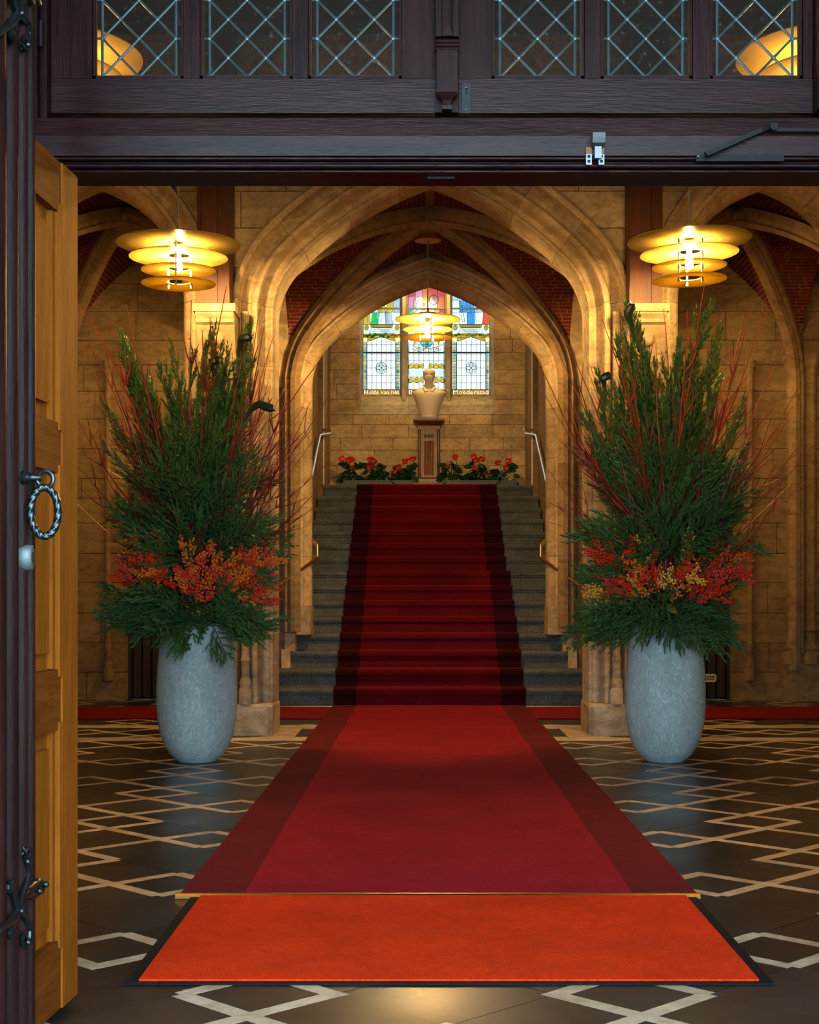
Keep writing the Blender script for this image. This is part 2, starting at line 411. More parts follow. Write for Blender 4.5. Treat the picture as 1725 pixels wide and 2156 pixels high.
XA, XB = -3.75, 3.95
lattice(-2.6, 2.8, 2.6, 10.40, XC, 3.808+P*0.5-P*0.5)
lattice(-3.0, XC-1.02, 10.645, 11.40, -2.545, 11.06-P*0.5)
lattice(XC+1.02, 3.2, 10.645, 11.40, 2.655, 11.06-P*0.5)
lattice(XA, XB, 11.665, 14.35, XC, 12.0)
for x0, x1 in ((-3.0, -1.7), (-1.7, -0.62), (0.72, 1.83), (1.83, 3.2)):
    for y0, y1 in ((10.403, 10.642), (11.403, 11.662)):
        mb = MB(); mb.box(x0+0.002, x1-0.002, y0, y1, -0.011, 0.0005); strips.append(mb)
for s in (-1, 1):          # cream threshold stones beside the piers
    xs = sorted((XC+s*0.99, XC+s*1.3)); mb = MB(); mb.box(xs[0], xs[1], 10.645, 11.40, -0.011, 0.0004); strips.append(mb)
    mb = MB(); xs = sorted((XC+s*0.62, XC+s*0.985)); mb.box(xs[0], xs[1], 10.70, 11.345, -0.011, 0.0); slabs.append(mb)
    for yy in (10.672, 11.372):
        mb = MB(); mb.box(xs[0], xs[1], yy-0.025, yy+0.025, -0.011, 0.0004); strips.append(mb)
mb = MB(); mb.box(-4.5, 4.5, 1.0, 2.595, -0.011, 0.0); slabs.append(mb)
emit(floor, 'slate_slab', slabs, M_slate, 300); emit(floor, 'marble_strip', strips, M_cream, 300)

# ------------------------------------------------------------------ arches
def arch_stations(hw, zs, rise, zbase, r1k=0.5, phi=45, c=None, n=14):
    """right half: (x, z, vx, vz) from the base of the jamb to the apex"""
    st = []; k = max(1, int((zs-zbase)/0.12))
    for i in range(k): st.append((hw, zbase+(zs-zbase)*i/k, 1.0, 0.0))
    if c is None:
        r1 = hw*r1k; ph = R(phi)
        for i in range(n):
            a = ph*i/n; st.append((hw-r1+r1*math.cos(a), zs+r1*math.sin(a), math.cos(a), math.sin(a)))
        e = Vector((hw-r1+r1*math.cos(ph), zs+r1*math.sin(ph))); nn = Vector((math.cos(ph), math.sin(ph)))
        a = Vector((0, zs+rise)); RR = -(a-e).length_squared/(2*(a-e).dot(nn)); cc = e-nn*RR
        a0 = math.atan2(e.y-cc.y, e.x-cc.x); a1 = math.atan2(a.y-cc.y, a.x-cc.x)
        for i in range(n+1):
            t = a0+(a1-a0)*i/n; st.append((cc.x+RR*math.cos(t), cc.y+RR*math.sin(t), math.cos(t), math.sin(t)))
    else:
        RR = hw+c; a1 = math.acos(c/RR); n2 = 2*n
        for i in range(n2+1):
            t = a1*i/n2; st.append((-c+RR*math.cos(t), zs+RR*math.sin(t), math.cos(t), math.sin(t)))
    x, z, vx, vz = st[-1]; st[-1] = (0.0, z, 0.0, 1/vz)
    return st
def ext_fn(st, w):
    pts = [(x+w*vx, z+w*vz) for x, z, vx, vz in st]; zs = [p[1] for p in pts]
    def f(z):
        if z >= zs[-1]: return 0.0
        if z <= zs[0]: return pts[0][0]
        i = bisect(zs, z); a, b_ = pts[i-1], pts[i]
        return a[0]+(b_[0]-a[0])*(z-a[1])/max(1e-6, b_[1]-a[1])
    return f
def arch_ring(parent, st, xc, d, prof, mat, seglen=0.42, name='voussoir', items=None):
    for s in (-1, 1):
        i = 0
        while i < len(st)-1:
            j = i; L = 0
            while j < len(st)-1 and L < seglen:
                L += math.hypot(st[j+1][0]-st[j][0], st[j+1][1]-st[j][1]); j += 1
            if len(st)-1-j == 1: j = len(st)-1
            g = 0.0015; rs = []
            for q in range(i, j+1):
                x, z, vx, vz = st[q]
                tx, tz = -vz, vx
                off = g if q == i else (-g if q == j and j < len(st)-1 else 0)
                rs.append([(xc+s*(x+w*vx+tx*off), d+y, z+w*vz+tz*off) for w, y in prof])
            mb = MB(); mb.rings(rs if s > 0 else [r[::-1] for r in rs])
            mb.build(name, mat, parent, True)
            i = j
PROF = [(0.30,0.0),(0.30,-0.05),(0.285,-0.062),(0.265,-0.062),(0.25,-0.045),(0.248,0.03),(0.235,0.085),(0.205,0.115),(0.175,0.11),(0.158,0.085),(0.157,0.05),(0.14,0.032),(0.115,0.036),(0.10,0.06),(0.099,0.13),(0.08,0.168),(0.045,0.178),(0.026,0.16),(0.012,0.162),(0.0,0.185),(0.0,0.52),(0.30,0.52)]
PROF2 = [(0.21,0.0),(0.19,-0.02),(0.17,0.0),(0.165,0.05),(0.14,0.09),(0.11,0.10),(0.095,0.06),(0.07,0.07),(0.06,0.13),(0.03,0.17),(0.012,0.20),(0.02,0.24),(0.0,0.28),(0.0,0.42),(0.21,0.42)]
PROF3 = [(0.26,0.0),(0.25,-0.025),(0.225,-0.02),(0.21,0.03),(0.17,0.07),(0.13,0.06),(0.11,0.03),(0.085,0.04),(0.075,0.10),(0.03,0.14),(0.0,0.19),(0.0,0.52),(0.26,0.52)]
ST_F = arch_stations(1.165, 3.10, 1.04, 0.23); ST_R = arch_stations(1.165, 3.10, 1.0, 0.64+0.28)
ST_S = arch_stations(0.673, 3.20, 0.92, 0.23, c=0.292)
XS = (-2.46, 2.57)               # centres of the side bays' arches

def ashlar(parent, y0, y1, regions, zl, mat, seed, lmin=0.45, lmax=0.85, name='stone_block', limit=300, g=0.0028, jit=0.0022):
    rr = random.Random(seed); items = []
    for ci in range(len(zl)-1):
        za, zb = zl[ci]+g, zl[ci+1]-g
        zz = [za+(zb-za)*k/5 for k in range(6)]
        for fl, fr in regions:
            L = [fl(z) for z in zz]; Rr = [fr(z) for z in zz]
            xa, xb = min(L), max(Rr)
            if xb-xa < 0.02: continue
            x = xa - rr.uniform(0, 0.3)
            while x < xb:
                x2 = x + rr.uniform(lmin, lmax)
                if xb-x2 < 0.18: x2 = xb+0.01
                le = [max(x+g, l) for l in L]; ri = [min(x2-g, r_) for r_ in Rr]
                ok = [k for k in range(6) if ri[k]-le[k] > 0.004]
                if ok and max(ri[k]-le[k] for k in ok) > 0.012:
                    ks = range(ok[0], ok[-1]+1)
                    poly = [(ri[k], zz[k]) for k in ks] + [(le[k], zz[k]) for k in reversed(ks)]
                    if len(ok) == 1: x = x2; continue
                    # drop doubled points on straight sides
                    def red(p):
                        o = []
                        for q in range(len(p)):
                            a, b_, c_ = p[q-1], p[q], p[(q+1) % len(p)]
                            if abs((b_[0]-a[0])*(c_[1]-a[1])-(b_[1]-a[1])*(c_[0]-a[0])) > 1e-6: o.append(b_)
                        return o
                    poly = red(poly)
                    if len(poly) >= 3:
                        j = rr.uniform(-jit, jit); mb = MB(); mb.prism_y(poly[::-1], y0+j, y1); items.append(mb)
                x = x2
    emit(parent, name, items, mat, limit)
def courses(a, b_, h, seed=1, jit=0.03):
    rr = random.Random(seed); z = a; out = [a]
    while z < b_-h*0.6:
        z += h+rr.uniform(-jit, jit); out.append(z)
    out[-1] = b_; return out

# arcade wall with three arches
arc = empty('wall_arcade', (XC, D_ARC, 0), 'limestone wall with moulded pointed arches carried on piers', 'wall', kind='structure')
ef, es = ext_fn(ST_F, 0.295), ext_fn(ST_S, 0.255)
regs = [(lambda z: XA-0.2, lambda z: XS[0]-es(z)), (lambda z: XS[0]+es(z), lambda z: XC-ef(z)), (lambda z: XC+ef(z), lambda z: XS[1]-es(z)), (lambda z: XS[1]+es(z), lambda z: XB+0.2)]
ashlar(arc, D_ARC, D_ARC+0.5, regs, courses(0.23, 5.3, 0.27, 3), M_stone, 11)
arch_ring(arc, ST_F, XC, D_ARC, PROF, M_stone)
for xs_ in XS: arch_ring(arc, ST_S, xs_, D_ARC, PROF3, M_stone)
# pier plinths and colonnettes
def plinth(x0, x1, nm='pier_plinth'):
    mb = MB(); c = 0.035
    def oct_(g): return [(x0-g+c, D_ARC-0.04-g), (x1+g-c, D_ARC-0.04-g), (x1+g, D_ARC-0.04-g+c), (x1+g, D_ARC+0.54), (x0-g, D_ARC+0.54), (x0-g, D_ARC-0.04-g+c)]
    rs = [[(x, y, z) for x, y in oct_(g)] for g, z in ((0.0, 0), (0.0, 0.21), (-0.012, 0.23))]
    mb.rings(rs); mb.build(nm, M_stone, arc)
plinth(-1.80, -1.105); plinth(1.21, 1.905); plinth(XA, -3.13); plinth(3.25, XB)
def shaft(parent, x, y, z0, z1, r, nm='colonnette', mat=None, cap=True):
    pr = [(r*1.9, z0), (r*1.9, z0+0.10), (r*1.5, z0+0.12), (r*1.75, z0+0.15), (r*1.4, z0+0.18), (r*1.15, z0+0.19), (r*1.15, z0+0.30), (r*1.4, z0+0.32), (r*1.1, z0+0.35), (r, z0+0.37), (r, z1-0.2)]
    pr += [(r*1.3, z1-0.18), (r*1.1, z1-0.15), (r*1.8, z1-0.05), (r*1.8, z1)] if cap else [(r, z1)]
    mb = MB(); mb.lathe(pr, (x, y, 0), 10); return mb.build(nm, mat or M_stone, parent, True)
for x in (XC-1.52, XC+1.52): shaft(arc, x, D_ARC-0.02, 0.23, 2.95, 0.038)
for x in (XC-1.36, XC+1.36): shaft(arc, x, D_ARC+0.0, 0.23, 3.1, 0.028, cap=False)
# corbels and timber wall posts
for s, nm in ((-1, 'left'), (1, 'right')):
    xc = XC + s*1.545
    e = empty('timber_post', (xc, D_ARC-0.28, 3.1), f'reddish brown timber wall post above the {nm} pier corbel', 'post', 'timber roof posts')
    mb = MB(); mb.box(xc-0.125, xc+0.105*1.0, D_ARC-0.30, D_ARC-0.003, 3.105, 4.0)
    mb.prism_y([(xc-0.125, 4.0), (xc+0.105, 4.0), (xc+0.13, 5.01), (xc-0.17, 5.01)], D_ARC-0.42, D_ARC-0.003); mb.build('post_timber', M_post, e)
    mb = MB(); mb.box(xc+0.02, xc+0.026, D_ARC-0.304, D_ARC-0.29, 3.11, 4.0); mb.build('shrinkage_crack', M_black, e)
    cb = empty('stone_corbel', (xc, D_ARC-0.1, 2.7), f'moulded limestone corbel under the {nm} timber post', 'corbel', 'stone corbels')
    prof = [(0.0, 3.10), (-0.31, 3.10), (-0.31, 3.03), (-0.28, 3.0), (-0.28, 2.975), (-0.25, 2.96), (-0.17, 2.80), (-0.15, 2.76), (-0.17, 2.74), (-0.17, 2.71), (-0.13, 2.68), (-0.10, 2.60), (0.0, 2.58)]
    mb = MB(); mb.prism_x([(D_ARC-0.002+y, z) for y, z in prof], xc-0.135, xc+0.135); mb.build('corbel_body', M_stone, cb)
    mb = MB(); mb.box(xc-0.15, xc+0.15, D_ARC-0.33, D_ARC-0.002, 3.045, 3.10); mb.build('abacus', M_stone, cb)
    mb = MB(); mb.ball((xc, D_ARC-0.2, 2.87), (0.07, 0.06, 0.06), 10, 6); mb.build('knop', M_stone, cb, True)

# rear wall of the corridor: arch to the stairs, two doors
rear = empty('wall_rear', (XC, D_REAR, 0), 'limestone rear wall with the stair arch and two dark doors', 'wall', kind='structure')
er = ext_fn(ST_R, 0.205)
er0 = lambda z: (1.372 if z < 0.92 else er(z))
DH = 2.16
xl0, xl1 = XC-2.95, XC-2.05; xr0, xr1 = XC+2.05, XC+2.95
zl = courses(0, DH, 0.27, 5) + courses(DH, 5.3, 0.27, 6)[1:]
dl = lambda z: XC+(-2.95 if z < DH else -2.5); dl2 = lambda z: XC+(-2.05 if z < DH else -2.5)
dr = lambda z: XC+(2.05 if z < DH else 2.5); dr2 = lambda z: XC+(2.95 if z < DH else 2.5)
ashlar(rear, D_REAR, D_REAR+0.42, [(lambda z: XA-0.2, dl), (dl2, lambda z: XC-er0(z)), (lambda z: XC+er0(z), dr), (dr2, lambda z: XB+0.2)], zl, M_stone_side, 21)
arch_ring(rear, ST_R, XC, D_REAR, PROF2, M_stone)
for s in (-1, 1):       # plinths of the stair arch
    for (a, b_, y0, z0, z1) in ((1.155, 1.38, D_REAR+0.02, 0.64, 0.92), (1.30, 1.40, D_REAR-0.05, 0.48, 0.66), (1.345, 1.43, D_REAR-0.07, 0.32, 0.50)):
        xs = sorted((XC+s*a, XC+s*b_)); mb = MB(); mb.box(xs[0], xs[1], y0, D_REAR+0.42, z0, z1); mb.build('jamb_plinth', M_stone, rear)
for s in (-1, 1):
    shaft(rear, XC+s*3.12, D_REAR-0.01, 0.2, 3.3, 0.03, mat=M_stone_side)
    for q in (3.52, 3.70): shaft(rear, XC+s*q, D_REAR-0.03, 0.36, 3.35, 0.055, mat=M_stone_side)
    mb = MB(); mb.box(*sorted((XC+s*3.42, XC+s*3.80)), D_REAR-0.10, D_REAR-0.002, 0, 0.36); mb.build('shaft_plinth', M_stone_side, rear)
    # door
    x0, x1 = (xl0, xl1) if s < 0 else (xr0, xr1)
    dn = empty('door_%d' % (2 if s < 0 else 3), ((x0+x1)/2, D_REAR+0.2, 0), 'dark ribbed wooden door in the rear wall on the ' + ('left' if s < 0 else 'right'), 'door', kind='structure')
    np_ = 9
    for k in range(np_):
        a = x0+0.03+(x1-x0-0.06)*k/np_; mb = MB(); c = (x1-x0-0.06)/np_
        mb.prism_z([(a+0.002, D_REAR+0.20), (a+0.012, D_REAR+0.18), (a+c-0.012, D_REAR+0.18), (a+c-0.002, D_REAR+0.20), (a+c-0.002, D_REAR+0.24), (a+0.002, D_REAR+0.24)], 0.02, DH-0.03)
        mb.build('plank', M_doord, dn)
    mb = MB(); mb.box(x0, x0+0.03, D_REAR+0.12, D_REAR+0.26, 0, DH); mb.box(x1-0.03, x1, D_REAR+0.12, D_REAR+0.26, 0, DH); mb.box(x0, x1, D_REAR+0.12, D_REAR+0.26, DH-0.03, DH); mb.build('door_frame', M_doord, dn)
    mb = MB(); mb.box(x0, x1, D_REAR+0.26, D_REAR+0.30, 0, DH); mb.build('backing', M_black, dn)
vg = empty('vent_grille', (XP(1500, D_REAR+0.17), D_REAR+0.17, 0.17), 'small white vent grille low on the dark door at right', 'vent')
vx0, vx1, vz0, vz1 = XP(1484, D_REAR), XP(1516, D_REAR), ZP(1438, D_REAR), ZP(1421, D_REAR)
mb = MB(); y = D_REAR+0.165
mb.box(vx0, vx1, y, y+0.012, vz0, vz0+0.012); mb.box(vx0, vx1, y, y+0.012, vz1-0.012, vz1); mb.box(vx0, vx0+0.012, y, y+0.012, vz0, vz1); mb.box(vx1-0.012, vx1, y, y+0.012, vz0, vz1); mb.build('grille_frame', M_white, vg)
mb = MB()
for k in range(1, 9): mb.box(vx0+(vx1-vx0)*k/9-0.002, vx0+(vx1-vx0)*k/9+0.002, y+0.003, y+0.008, vz0, vz1)
for k in range(1, 5): mb.box(vx0, vx1, y+0.003, y+0.008, vz0+(vz1-vz0)*k/5-0.002, vz0+(vz1-vz0)*k/5+0.002)
mb.build('grille_mesh', M_white, vg)
# outer shell: side walls, ceilings, facade
def shell(nm, lab, cat, mat, *bx):
    mb = MB()
    for q in bx: mb.box(*q)
    o = mb.build(nm, mat); tag(o, lab, cat, kind='structure'); return o
shell('wall_left', 'plain plastered left side wall of the hall', 'wall', M_plaster, (XA-0.4, XA-0.2, 4.05, 14.8, 0, 5.6))
shell('wall_right', 'plain plastered right side wall of the hall', 'wall', M_plaster, (XB+0.2, XB+0.4, 4.05, 14.8, 0, 5.6))
ce = empty('ceiling', (0, 8, 5.2), 'dark timber ceiling with heavy beams over the hall', 'ceiling', kind='structure')
mb = MB(); mb.box(XA-0.4, XB+0.4, 3.9, 14.9, 5.3, 5.42); mb.build('ceiling_board', M_ceil, ce)
for yy in (5.2, 7.1, 9.0, 10.4):
    mb = MB(); mb.box(XA-0.2, XB+0.2, yy-0.12, yy+0.12, 5.02, 5.3); mb.build('ceiling_beam', M_ceil, ce)
# facade around the doorway
OX0, OX1, OZ = -0.96, 1.12, 2.92
fac = empty('wall_front', (0, D_DOOR, 0), 'stone front wall round the entrance doorway', 'wall', kind='structure')
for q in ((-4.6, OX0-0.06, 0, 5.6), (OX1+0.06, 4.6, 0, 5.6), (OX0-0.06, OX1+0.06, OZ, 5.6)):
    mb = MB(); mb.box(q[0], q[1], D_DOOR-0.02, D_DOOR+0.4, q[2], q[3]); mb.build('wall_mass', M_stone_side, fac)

# added porch, out of view, blocking sky light from the lintel
po = empty('wall_added_porch', (0.07, 2, 0), 'added unseen porch walls and soffit that hold sky light off the doorway', 'wall', kind='structure')
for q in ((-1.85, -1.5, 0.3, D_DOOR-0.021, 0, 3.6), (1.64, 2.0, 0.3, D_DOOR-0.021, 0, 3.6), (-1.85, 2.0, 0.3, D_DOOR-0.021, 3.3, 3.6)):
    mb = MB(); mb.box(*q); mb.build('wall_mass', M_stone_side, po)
mb = MB(); mb.box(XA-0.2, XC-1.41, D_REAR+0.421, D_REAR+0.5, 0, 5.3); mb.build('wall_core', M_mortar, rear)
mb = MB(); mb.box(XC+1.41, XB+0.2, D_REAR+0.421, D_REAR+0.5, 0, 5.3); mb.build('wall_core', M_mortar, rear)
# ------------------------------------------------------------------ vaults
SH = arch_stations(1.0, 0.0, 0.86, -0.001)
_sx = [p[0] for p in SH][::-1]; _sz = [p[1] for p in SH][::-1]
def shape(s):
    s = min(max(abs(s), 0), 1)
    i = min(max(bisect(_sx, s), 1), len(_sx)-1)
    a = (s-_sx[i-1])/max(1e-9, _sx[i]-_sx[i-1]); return (_sz[i-1]+(_sz[i]-_sz[i-1])*a)/0.86
VZ, VR = 3.08, 1.30
D0V, D1V = D_ARC+0.52, D_REAR-0.001
VC, VB = (D0V+D1V)/2, (D1V-D0V)/2
def gz(s): return VZ + VR*shape(s)
def vault(xc, a, label, seed, limit, boss=True):
    v = empty('ceiling_vault', (xc, VC, gz(0)), label, 'ceiling', kind='structure')
    rr = random.Random(seed)
    # profile table by arc length (t in 0..1 from springing to apex)
    def table(hw):
        N = 160; pts = [(hw*(1-k/N), gz(1-k/N)) for k in range(N+1)]
        pts = [(hw, VZ)] + pts[1:]; ln = [0]
        for k in range(N): ln.append(ln[-1]+math.hypot(pts[k+1][0]-pts[k][0], pts[k+1][1]-pts[k][1]))
        return pts, ln
    def at(tab, L):
        pts, ln = tab; i = min(max(bisect(ln, L), 1), len(ln)-1); k = (L-ln[i-1])/max(1e-9, ln[i]-ln[i-1])
        p0, p1 = pts[i-1], pts[i]; return (p0[0]+(p1[0]-p0[0])*k, p0[1]+(p1[1]-p0[1])*k)
    items = []
    BH, BL, J = 0.034, 0.140, 0.0085
    for side in (0, 1):       # 0: courses along d (front and rear webs), 1: courses along x (side webs)
        hw, ow = (a, VB) if side == 0 else (VB, a)
        tab = table(hw); tot = tab[1][-1]; n = int(tot/(BH+J))
        for half in (-1, 1):          # sign of the profile coordinate
            for c in range(n):
                L0 = c*(BH+J)+J/2; L1 = L0+BH
                p0, p1 = at(tab, L0), at(tab, L1)
                if L1 > tot: continue
                smid = (p0[0]+p1[0])/2/hw
                for end in (-1, 1):
                    lo, hi = smid*ow, ow        # from the groin to the edge
                    x = lo - rr.uniform(0, BL)
                    while x < hi:
                        aa, bb = max(x+J/2, lo), min(x+BL-J/2, hi); x += BL
                        if bb-aa < 0.02: continue
                        nx, nz = (p1[1]-p0[1]), -(p1[0]-p0[0]); l = math.hypot(nx, nz); nx, nz = nx/l, nz/l   # outward
                        jt = rr.uniform(-0.002, 0.002)
                        q = []
                        for off in (jt, 0.03):
                            for (pp, e_) in ((p0, aa), (p0, bb), (p1, bb), (p1, aa)):
                                u, z = half*(pp[0]+nx*off), pp[1]+nz*off
                                w = end*e_
                                q.append((xc+u, VC+w, z) if side == 0 else (xc+w, VC+u, z))
                        mb = MB(); mb.hexa(q); items.append(mb)
    emit(v, 'brick', items, M_brick, limit)
    # mortar shell behind the bricks
    N = 36; vs = []; fs = []
    for i in range(N+1):
        for j in range(N+1):
            x, y = -1+2*i/N, -1+2*j/N; vs.append((xc+x*a, VC+y*VB, max(gz(x), gz(y))+0.006))
    for i in range(N):
        for j in range(N): fs.append((i*(N+1)+j, i*(N+1)+j+1, (i+1)*(N+1)+j+1, (i+1)*(N+1)+j))
    mb = MB(); mb.add(vs, fs); mb.build('mortar_shell', M_mortar, v)
    # diagonal ribs
    prof = [(-0.075, 0.02), (0.075, 0.02), (0.078, -0.035), (0.05, -0.05), (0.045, -0.085), (0.062, -0.10), (0.035, -0.135), (0.0, -0.145), (-0.035, -0.135), (-0.062, -0.10), (-0.045, -0.085), (-0.05, -0.05), (-0.078, -0.035)]
    for sx in (-1, 1):
        for sy in (-1, 1):
            path = [Vector((xc+sx*a*s, VC+sy*VB*s, gz(s))) for s in [1-0.0007, 0.998, 0.995] + [1-k/40 for k in range(1, 41)]]
            path = [Vector((xc+sx*a*0.9993, VC+sy*VB*0.9993, 0.67 if a > 1 else 0.30)), Vector((xc+sx*a*0.9993, VC+sy*VB*0.9993, 0.9)), Vector((xc+sx*a*0.9993, VC+sy*VB*0.9993, 1.3)), Vector((xc+sx*a*0.9993, VC+sy*VB*0.9993, 1.8)), Vector((xc+sx*a*0.9993, VC+sy*VB*0.9993, 2.3)), Vector((xc+sx*a*0.9993, VC+sy*VB*0.9993, 2.7)), Vector((xc+sx*a*0.9993, VC+sy*VB*0.9993, VZ-0.1))] + path
            lat = Vector((-sy*VB, sx*a, 0)).normalized()
            i = 0
            while i < len(path)-1:
                j = i; L = 0
                while j < len(path)-1 and L < 0.4: L += (path[j+1]-path[j]).length; j += 1
                rs = []
                for q in range(i, j+1):
                    t = (path[min(q+1, len(path)-1)]-path[max(q-1, 0)]).normalized(); nn = lat.cross(t)
                    hor = Vector((xc, VC, 0)) - Vector((path[q].x, path[q].y, 0))
                    if nn.z < 0 or (abs(nn.z) < 0.05 and nn.dot(hor) > 0): nn = -nn
                    g = 0.0015 if q == i else 0
                    rs.append([path[q]+lat*u+nn*w+t*g for u, w in prof])
                mb = MB(); mb.rings(rs); mb.build('rib_stone', M_rib, v, True); i = j
    mb = MB(); mb.lathe([(0.02, -0.20), (0.09, -0.19), (0.12, -0.15), (0.13, -0.05), (0.10, 0.02)], (xc, VC, gz(0)), 16); mb.build('boss', M_rib, v, True)
    return v
VXS = (XC-2.635, XC+2.635)
vault(XC, 1.36, 'red brick vault with stone ribs over the foot of the stairs', 31, 300)
vault(VXS[0], 0.94, 'dark brick vault with stone ribs over the left side bay', 32, 200)
vault(VXS[1], 0.94, 'dark brick vault with stone ribs over the right side bay', 33, 200)
for s in (-1, 1):       # transverse arches between the vaults
    x0, x1 = sorted((XC+s*1.355, XC+s*1.70))
    t_ = empty('trim_%d' % (5 if s < 0 else 6), ((x0+x1)/2, VC, VZ), 'plain stone cross arch between the centre vault and the ' + ('left' if s < 0 else 'right') + ' bay', 'arch', kind='structure')
    for h in (-1, 1):
        pts = [(h*VB*(1-k/24), gz(1-k/24)-0.03) for k in range(25)]; pts[0] = (h*VB, VZ-0.03)
        for k in range(0, 24, 4):
            mb = MB(); rs = []
            for q in range(k, k+5):
                y, z = pts[q]; rs.append([(x0, VC+y, z), (x1, VC+y, z), (x1, VC+y, z+0.25), (x0, VC+y, z+0.25)])
            mb.rings(rs); mb.build('arch_stone', M_stone, t_)

# ------------------------------------------------------------------ STAIRS
DS, RI, TR, NS = 13.62, 0.16, 0.347, 15
SXL, SXR = XC-1.40, XC+1.40
st = empty('staircase', (XC, DS, 0), 'broad grey stone staircase rising under the rear arch', 'stairs', kind='structure')
def stepx(k):
    return {1: 1.78, 2: 1.78, 3: 1.42, 4: 1.36}.get(k, 1.36 if k < 15 else 1.30)
for k in range(1, NS+1):
    y0 = DS+(k-1)*TR; y1 = y0+TR+0.04 if k < NS else D_BACK; z0, z1 = (k-1)*RI, k*RI
    hw = stepx(k); xs = [-hw, -0.30-0.1*(k % 3), 0.45-0.13*(k % 2), hw]
    if k in (2, 5, 8): xs = [-hw, -1.12, 0.2, 1.25 if k == 2 else 1.0, hw]
    for i in range(len(xs)-1):
        prof = [(y0+0.035, z0), (y0+0.035, z0+0.095), (y0+0.012, z0+0.10), (y0+0.012, z0+0.112), (y0-0.004, z0+0.118), (y0-0.008, z0+0.14), (y0-0.004, z1-0.006), (y0+0.004, z1), (y1, z1), (y1, z0)]
        mb = MB(); mb.prism_x(prof, XC+xs[i]+0.0015, XC+xs[i+1]-0.0015); mb.build('step_stone', M_stair, st)
mb = MB()
for k in range(3, NS+1): mb.box(XC-1.30, XC+1.30, DS+(k-1)*TR+0.3, D_BACK, (k-2)*RI-0.02, (k-1)*RI-0.004)
mb.build('stair_core', M_grout, st)
# stairwell walls
sw = empty('wall_stair_left', (XC-1.4, 17, 0), 'plain limestone side wall left of the stairs', 'wall', kind='structure')
sw2 = empty('wall_stair_right', (XC+1.4, 17, 0), 'plain limestone side wall right of the stairs', 'wall', kind='structure')
for s, pr in ((-1, sw), (1, sw2)):
    mb = MB(); xs = sorted((XC+s*1.375, XC+s*1.7)); mb.box(xs[0], xs[1], D_REAR+0.501, 18.45, 0, 7.2); mb.build('wall_mass', M_stone_side, pr)
    mb = MB(); xs = sorted((XC+s*1.305, XC+s*1.7)); mb.box(xs[0], xs[1], 18.452, D_BACK, 0, 7.2); mb.build('wall_pier', M_stone_side, pr)
    mb = MB(); x = XC+s*1.302; mb.box(x-0.008, x+0.008, 18.44, 18.456, NS*RI, 6.5); mb.build('corner_strip', M_white, pr)
shell('wall_upper_rear', 'limestone wall above the stair arch inside the stairwell', 'wall', M_stone_side, (XC-1.7, XC+1.7, D_REAR+0.1, D_REAR+0.4, 5.32, 7.2))
shell('ceiling_stairwell', 'pale plaster ceiling over the stairwell', 'ceiling', M_plaster, (XC-1.75, XC+1.75, D_REAR, D_BACK+0.5, 7.2, 7.35))
# back wall with window opening
WX0, WX1, WZ0, WZ1 = XP(755, D_BACK), XP(1042, D_BACK), ZP(873, D_BACK), 5.9
bw = empty('wall_back', (XC, D_BACK, 2.4), 'limestone block wall behind the bust at the stair head', 'wall', kind='structure')
wl = lambda z: WX0 if WZ0-0.001 < z < WZ1 else XC; wr = lambda z: WX1 if WZ0-0.001 < z < WZ1 else XC
ashlar(bw, D_BACK, D_BACK+0.14, [(lambda z: XC-1.75, wl), (wr, lambda z: XC+1.75)], courses(NS*RI-0.2, WZ0, 0.19, 8)+courses(WZ0, WZ1, 0.21, 9)[1:]+courses(WZ1, 7.2, 0.3, 2)[1:], M_stone, 41, 0.35, 0.75)
mb = MB()
for q in ((XC-1.8, WX0-0.001, 0, 7.3), (WX1+0.001, XC+1.8, 0, 7.3), (WX0-0.001, WX1+0.001, 0, WZ0-0.001), (WX0-0.001, WX1+0.001, WZ1+0.001, 7.3)): mb.box(q[0], q[1], D_BACK+0.141, D_BACK+0.45, q[2], q[3])
mb.build('wall_mass', M_mortar, bw)

# ------------------------------------------------------------------ STAINED GLASS WINDOW
DG = D_BACK+0.20
w1 = empty('window_1', ((WX0+WX1)/2, DG, WZ0), 'three-light stained glass window behind the bust', 'window', kind='structure')
def wx(px): return XP(px, DG)
def wz(py): return ZP(py, DG)
LX = [(765, 843), (859, 937), (952, 1031)]
gz0 = wz(833); gz1 = 5.75
# stone frame, mullions, sill
mb = MB(); mb.prism_z([(WX0+0.002, D_BACK-0.004), (WX0+0.02, D_BACK-0.004), (wx(762), DG-0.03), (wx(765), DG-0.03), (wx(765), DG+0.06), (WX0+0.002, DG+0.06)], WZ0+0.005, WZ1-0.005); mb.build('jamb', M_stone_win, w1)
mb = MB(); mb.prism_z([(wx(1031), DG+0.06), (wx(1031), DG-0.03), (wx(1034), DG-0.03), (WX1-0.02, D_BACK-0.004), (WX1-0.002, D_BACK-0.004), (WX1-0.002, DG+0.06)], WZ0+0.005, WZ1-0.005); mb.build('jamb', M_stone_win, w1)
for a, b_ in ((843, 859), (937, 952)):
    x0, x1 = wx(a), wx(b_); xm = (x0+x1)/2
    mb = MB(); mb.prism_z([(x0, DG+0.06), (x0, DG-0.02), (xm-0.022, DG-0.13), (xm+0.022, DG-0.13), (x1, DG-0.02), (x1, DG+0.06)], wz(846), WZ1-0.005); mb.build('mullion', M_stone_win, w1)
for i in range(3):
    q = [WX0+0.022, WX0+0.66, WX0+1.28, WX1-0.022]; mb = MB()
    mb.prism_x([(D_BACK-0.003, WZ0+0.003), (D_BACK-0.003, WZ0+0.13), (D_BACK+0.01, WZ0+0.145), (DG-0.01, gz0+0.003), (DG+0.06, gz0+0.003), (DG+0.06, WZ0+0.003)], q[i]+0.0004*(i > 0), q[i+1]); mb.build('sill_stone', M_stone_win, w1)
